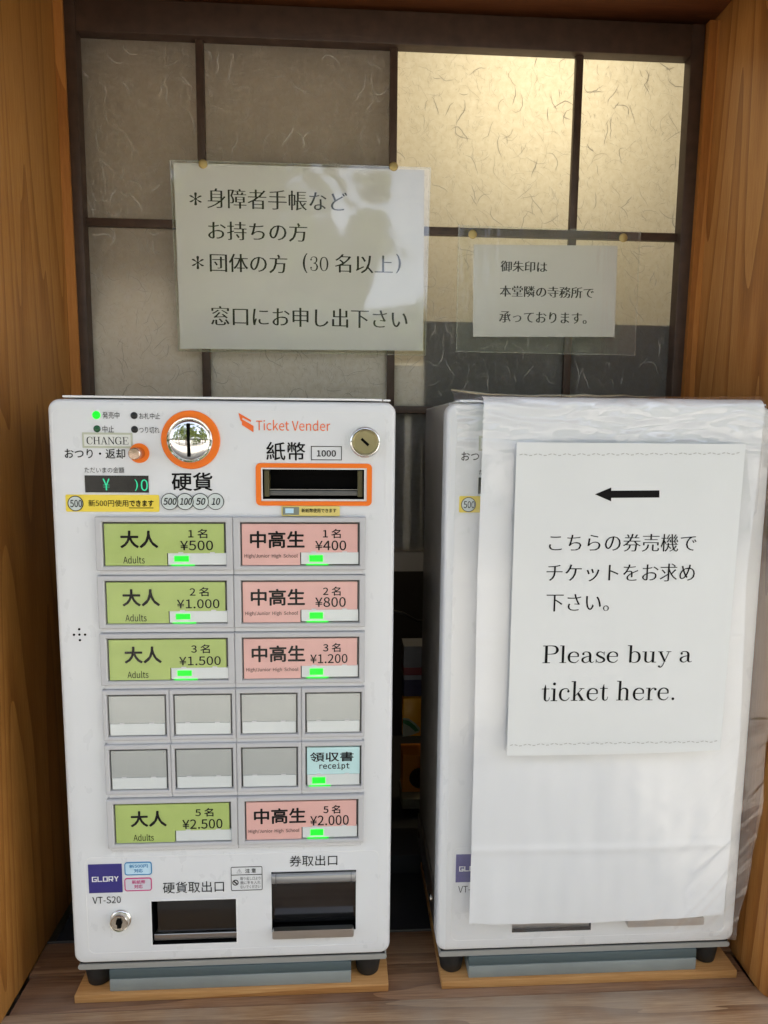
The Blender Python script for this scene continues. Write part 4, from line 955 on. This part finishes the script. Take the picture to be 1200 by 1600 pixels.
for (u0, v0, u1, v1, nn) in ((812, 711.5, 1158, 709, 46), (797, 1165.5, 1122, 1158, 46)):
    dd = MB()
    for k in range(nn):
        f0 = k/nn; f1 = (k+.62)/nn; x0, z0 = at(u0+(u1-u0)*f0, v0+(v1-v0)*f0, YI); x1, z1 = at(u0+(u1-u0)*f1, v0+(v1-v0)*f1, YI); o_ = .0008*math.sin(k*2.1); o2 = .0008*math.sin((k+.6)*2.1)
        dd.add([nwarp2(x0, YI, z0+o_), nwarp2(x1, YI, z1+o2), nwarp2(x1, YI, z1+o2+.0007), nwarp2(x0, YI, z0+o_+.0007)], [(0, 1, 2, 3)])
    dd.build('dashed_border', M['paleink'], nt_, fix=False)

# ------------------------------------------------------------------ laminated notices on the screen
def laminated(name, label, outer, inner, y, lam, loc):
    t = thing(name, label, 'notice', loc)
    P_ = [at(u, v, y) for u, v in inner]; MB().prism(P_, y, y+.0003).build('paper', M['paper'], t)
    Q = [at(u, v, y-.0006) for u, v in outer]; n = 30; mb = MB()
    for j in range(n+1):
        for i in range(n+1):
            a, b = i/n, j/n; p = [(Q[0][k]*(1-a)+Q[1][k]*a)*(1-b)+(Q[3][k]*(1-a)+Q[2][k]*a)*b for k in (0, 1)]
            mb.v.append((p[0], y-.0007-.0007*(1+noise.noise(Vector((p[0]*16, p[1]*9, y*40)))), p[1]))
    for j in range(n):
        for i in range(n): a = j*(n+1)+i; mb.f.append((a, a+n+1, a+n+2, a+1))
    mb.build('laminate', lam, t, smooth=180, fix=False)
    cu = sum(p[0] for p in Q)/4; cv = sum(p[1] for p in Q)/4
    MB().ring(Q, [(p[0]+(.0014 if p[0] < cu else -.0014), p[1]+(.0014 if p[1] < cv else -.0014)) for p in Q], y-.0016, y-.0002).build('sealed_edge', M['seal'], t); return t
y1 = .2305
x0, z0 = at(470, 552, y1)
s1 = laminated('laminated_notice', 'large laminated notice in Japanese pinned on the lattice above the left machine', [(265, 250), (673, 262), (665, 556), (279, 549)], [(271, 254), (663, 266), (661, 548), (282, 545)], y1, M['lam'], (x0, y1, z0))
yi = y1-.0003
for s, q in (('*', (295.8, 300.4, 315.3, 321)), ('身障者手帳など', (323.3, 297, 542.6, 328)), ('お持ちの方', (325, 347, 480.3, 376.3)), ('*', (299.5, 399.8, 318.6, 420.7)),
             ('団体の方', (327.7, 396.8, 449, 426)), ('(', (473, 395.8, 480.5, 426.5)), ('名以上', (523, 398, 614, 427)), (')', (618.5, 396.8, 626.5, 427)), ('窓口にお申し出下さい', (329.6, 481, 637, 511))):
    pink(s, *q, yi, K, s1, style='light' if s in '()' else 'mincho')
ink('30', *pbox(484.7, 401, 513, 423.5, yi), yi, K, s1, style='serif')
y2_ = .2300
x0, z0 = at(850, 545, y2_)
s2 = laminated('laminated_notice', 'small laminated notice with wide clear margins, pinned on the lattice above the right machine', [(716, 352), (1001, 362), (992, 556), (712, 550)], [(740, 382), (965, 384), (960, 526.5), (739, 526)], y2_, M['lam2'], (x0, y2_, z0))
yi = y2_-.0003
for s, q in (('御朱印は', (782, 408, 855.3, 425)), ('本堂隣の寺務所で', (780.7, 447.5, 928, 465)), ('承っております。', (779.9, 487.5, 917, 505))): pink(s, *q, yi, K, s2, style='boldmincho', bold=.008)
for (u, v, yy, lab) in ((317, 256, y1, 'brass drawing pin at the left top corner of the large notice'), (615, 260, y1, 'brass drawing pin at the right top corner of the large notice'),
                    (738.5, 366, y2_, 'yellow brass drawing pin at the left top corner of the small notice'), (974, 371.5, y2_, 'dull brass drawing pin at the right top corner of the small notice')):
    x, z = at(u, v, yy-.002)
    tag(MB().lathe((x, yy-.0022, z), [(.0001, -.0006), (.0040, -.0005), (.0051, -.0001), (.0053, .0004), (.001, .0006), (.0008, .0040)], 28).build('drawing_pin', M['pin'], smooth=50), lab, 'drawing pin', 'drawing pins holding the notices')
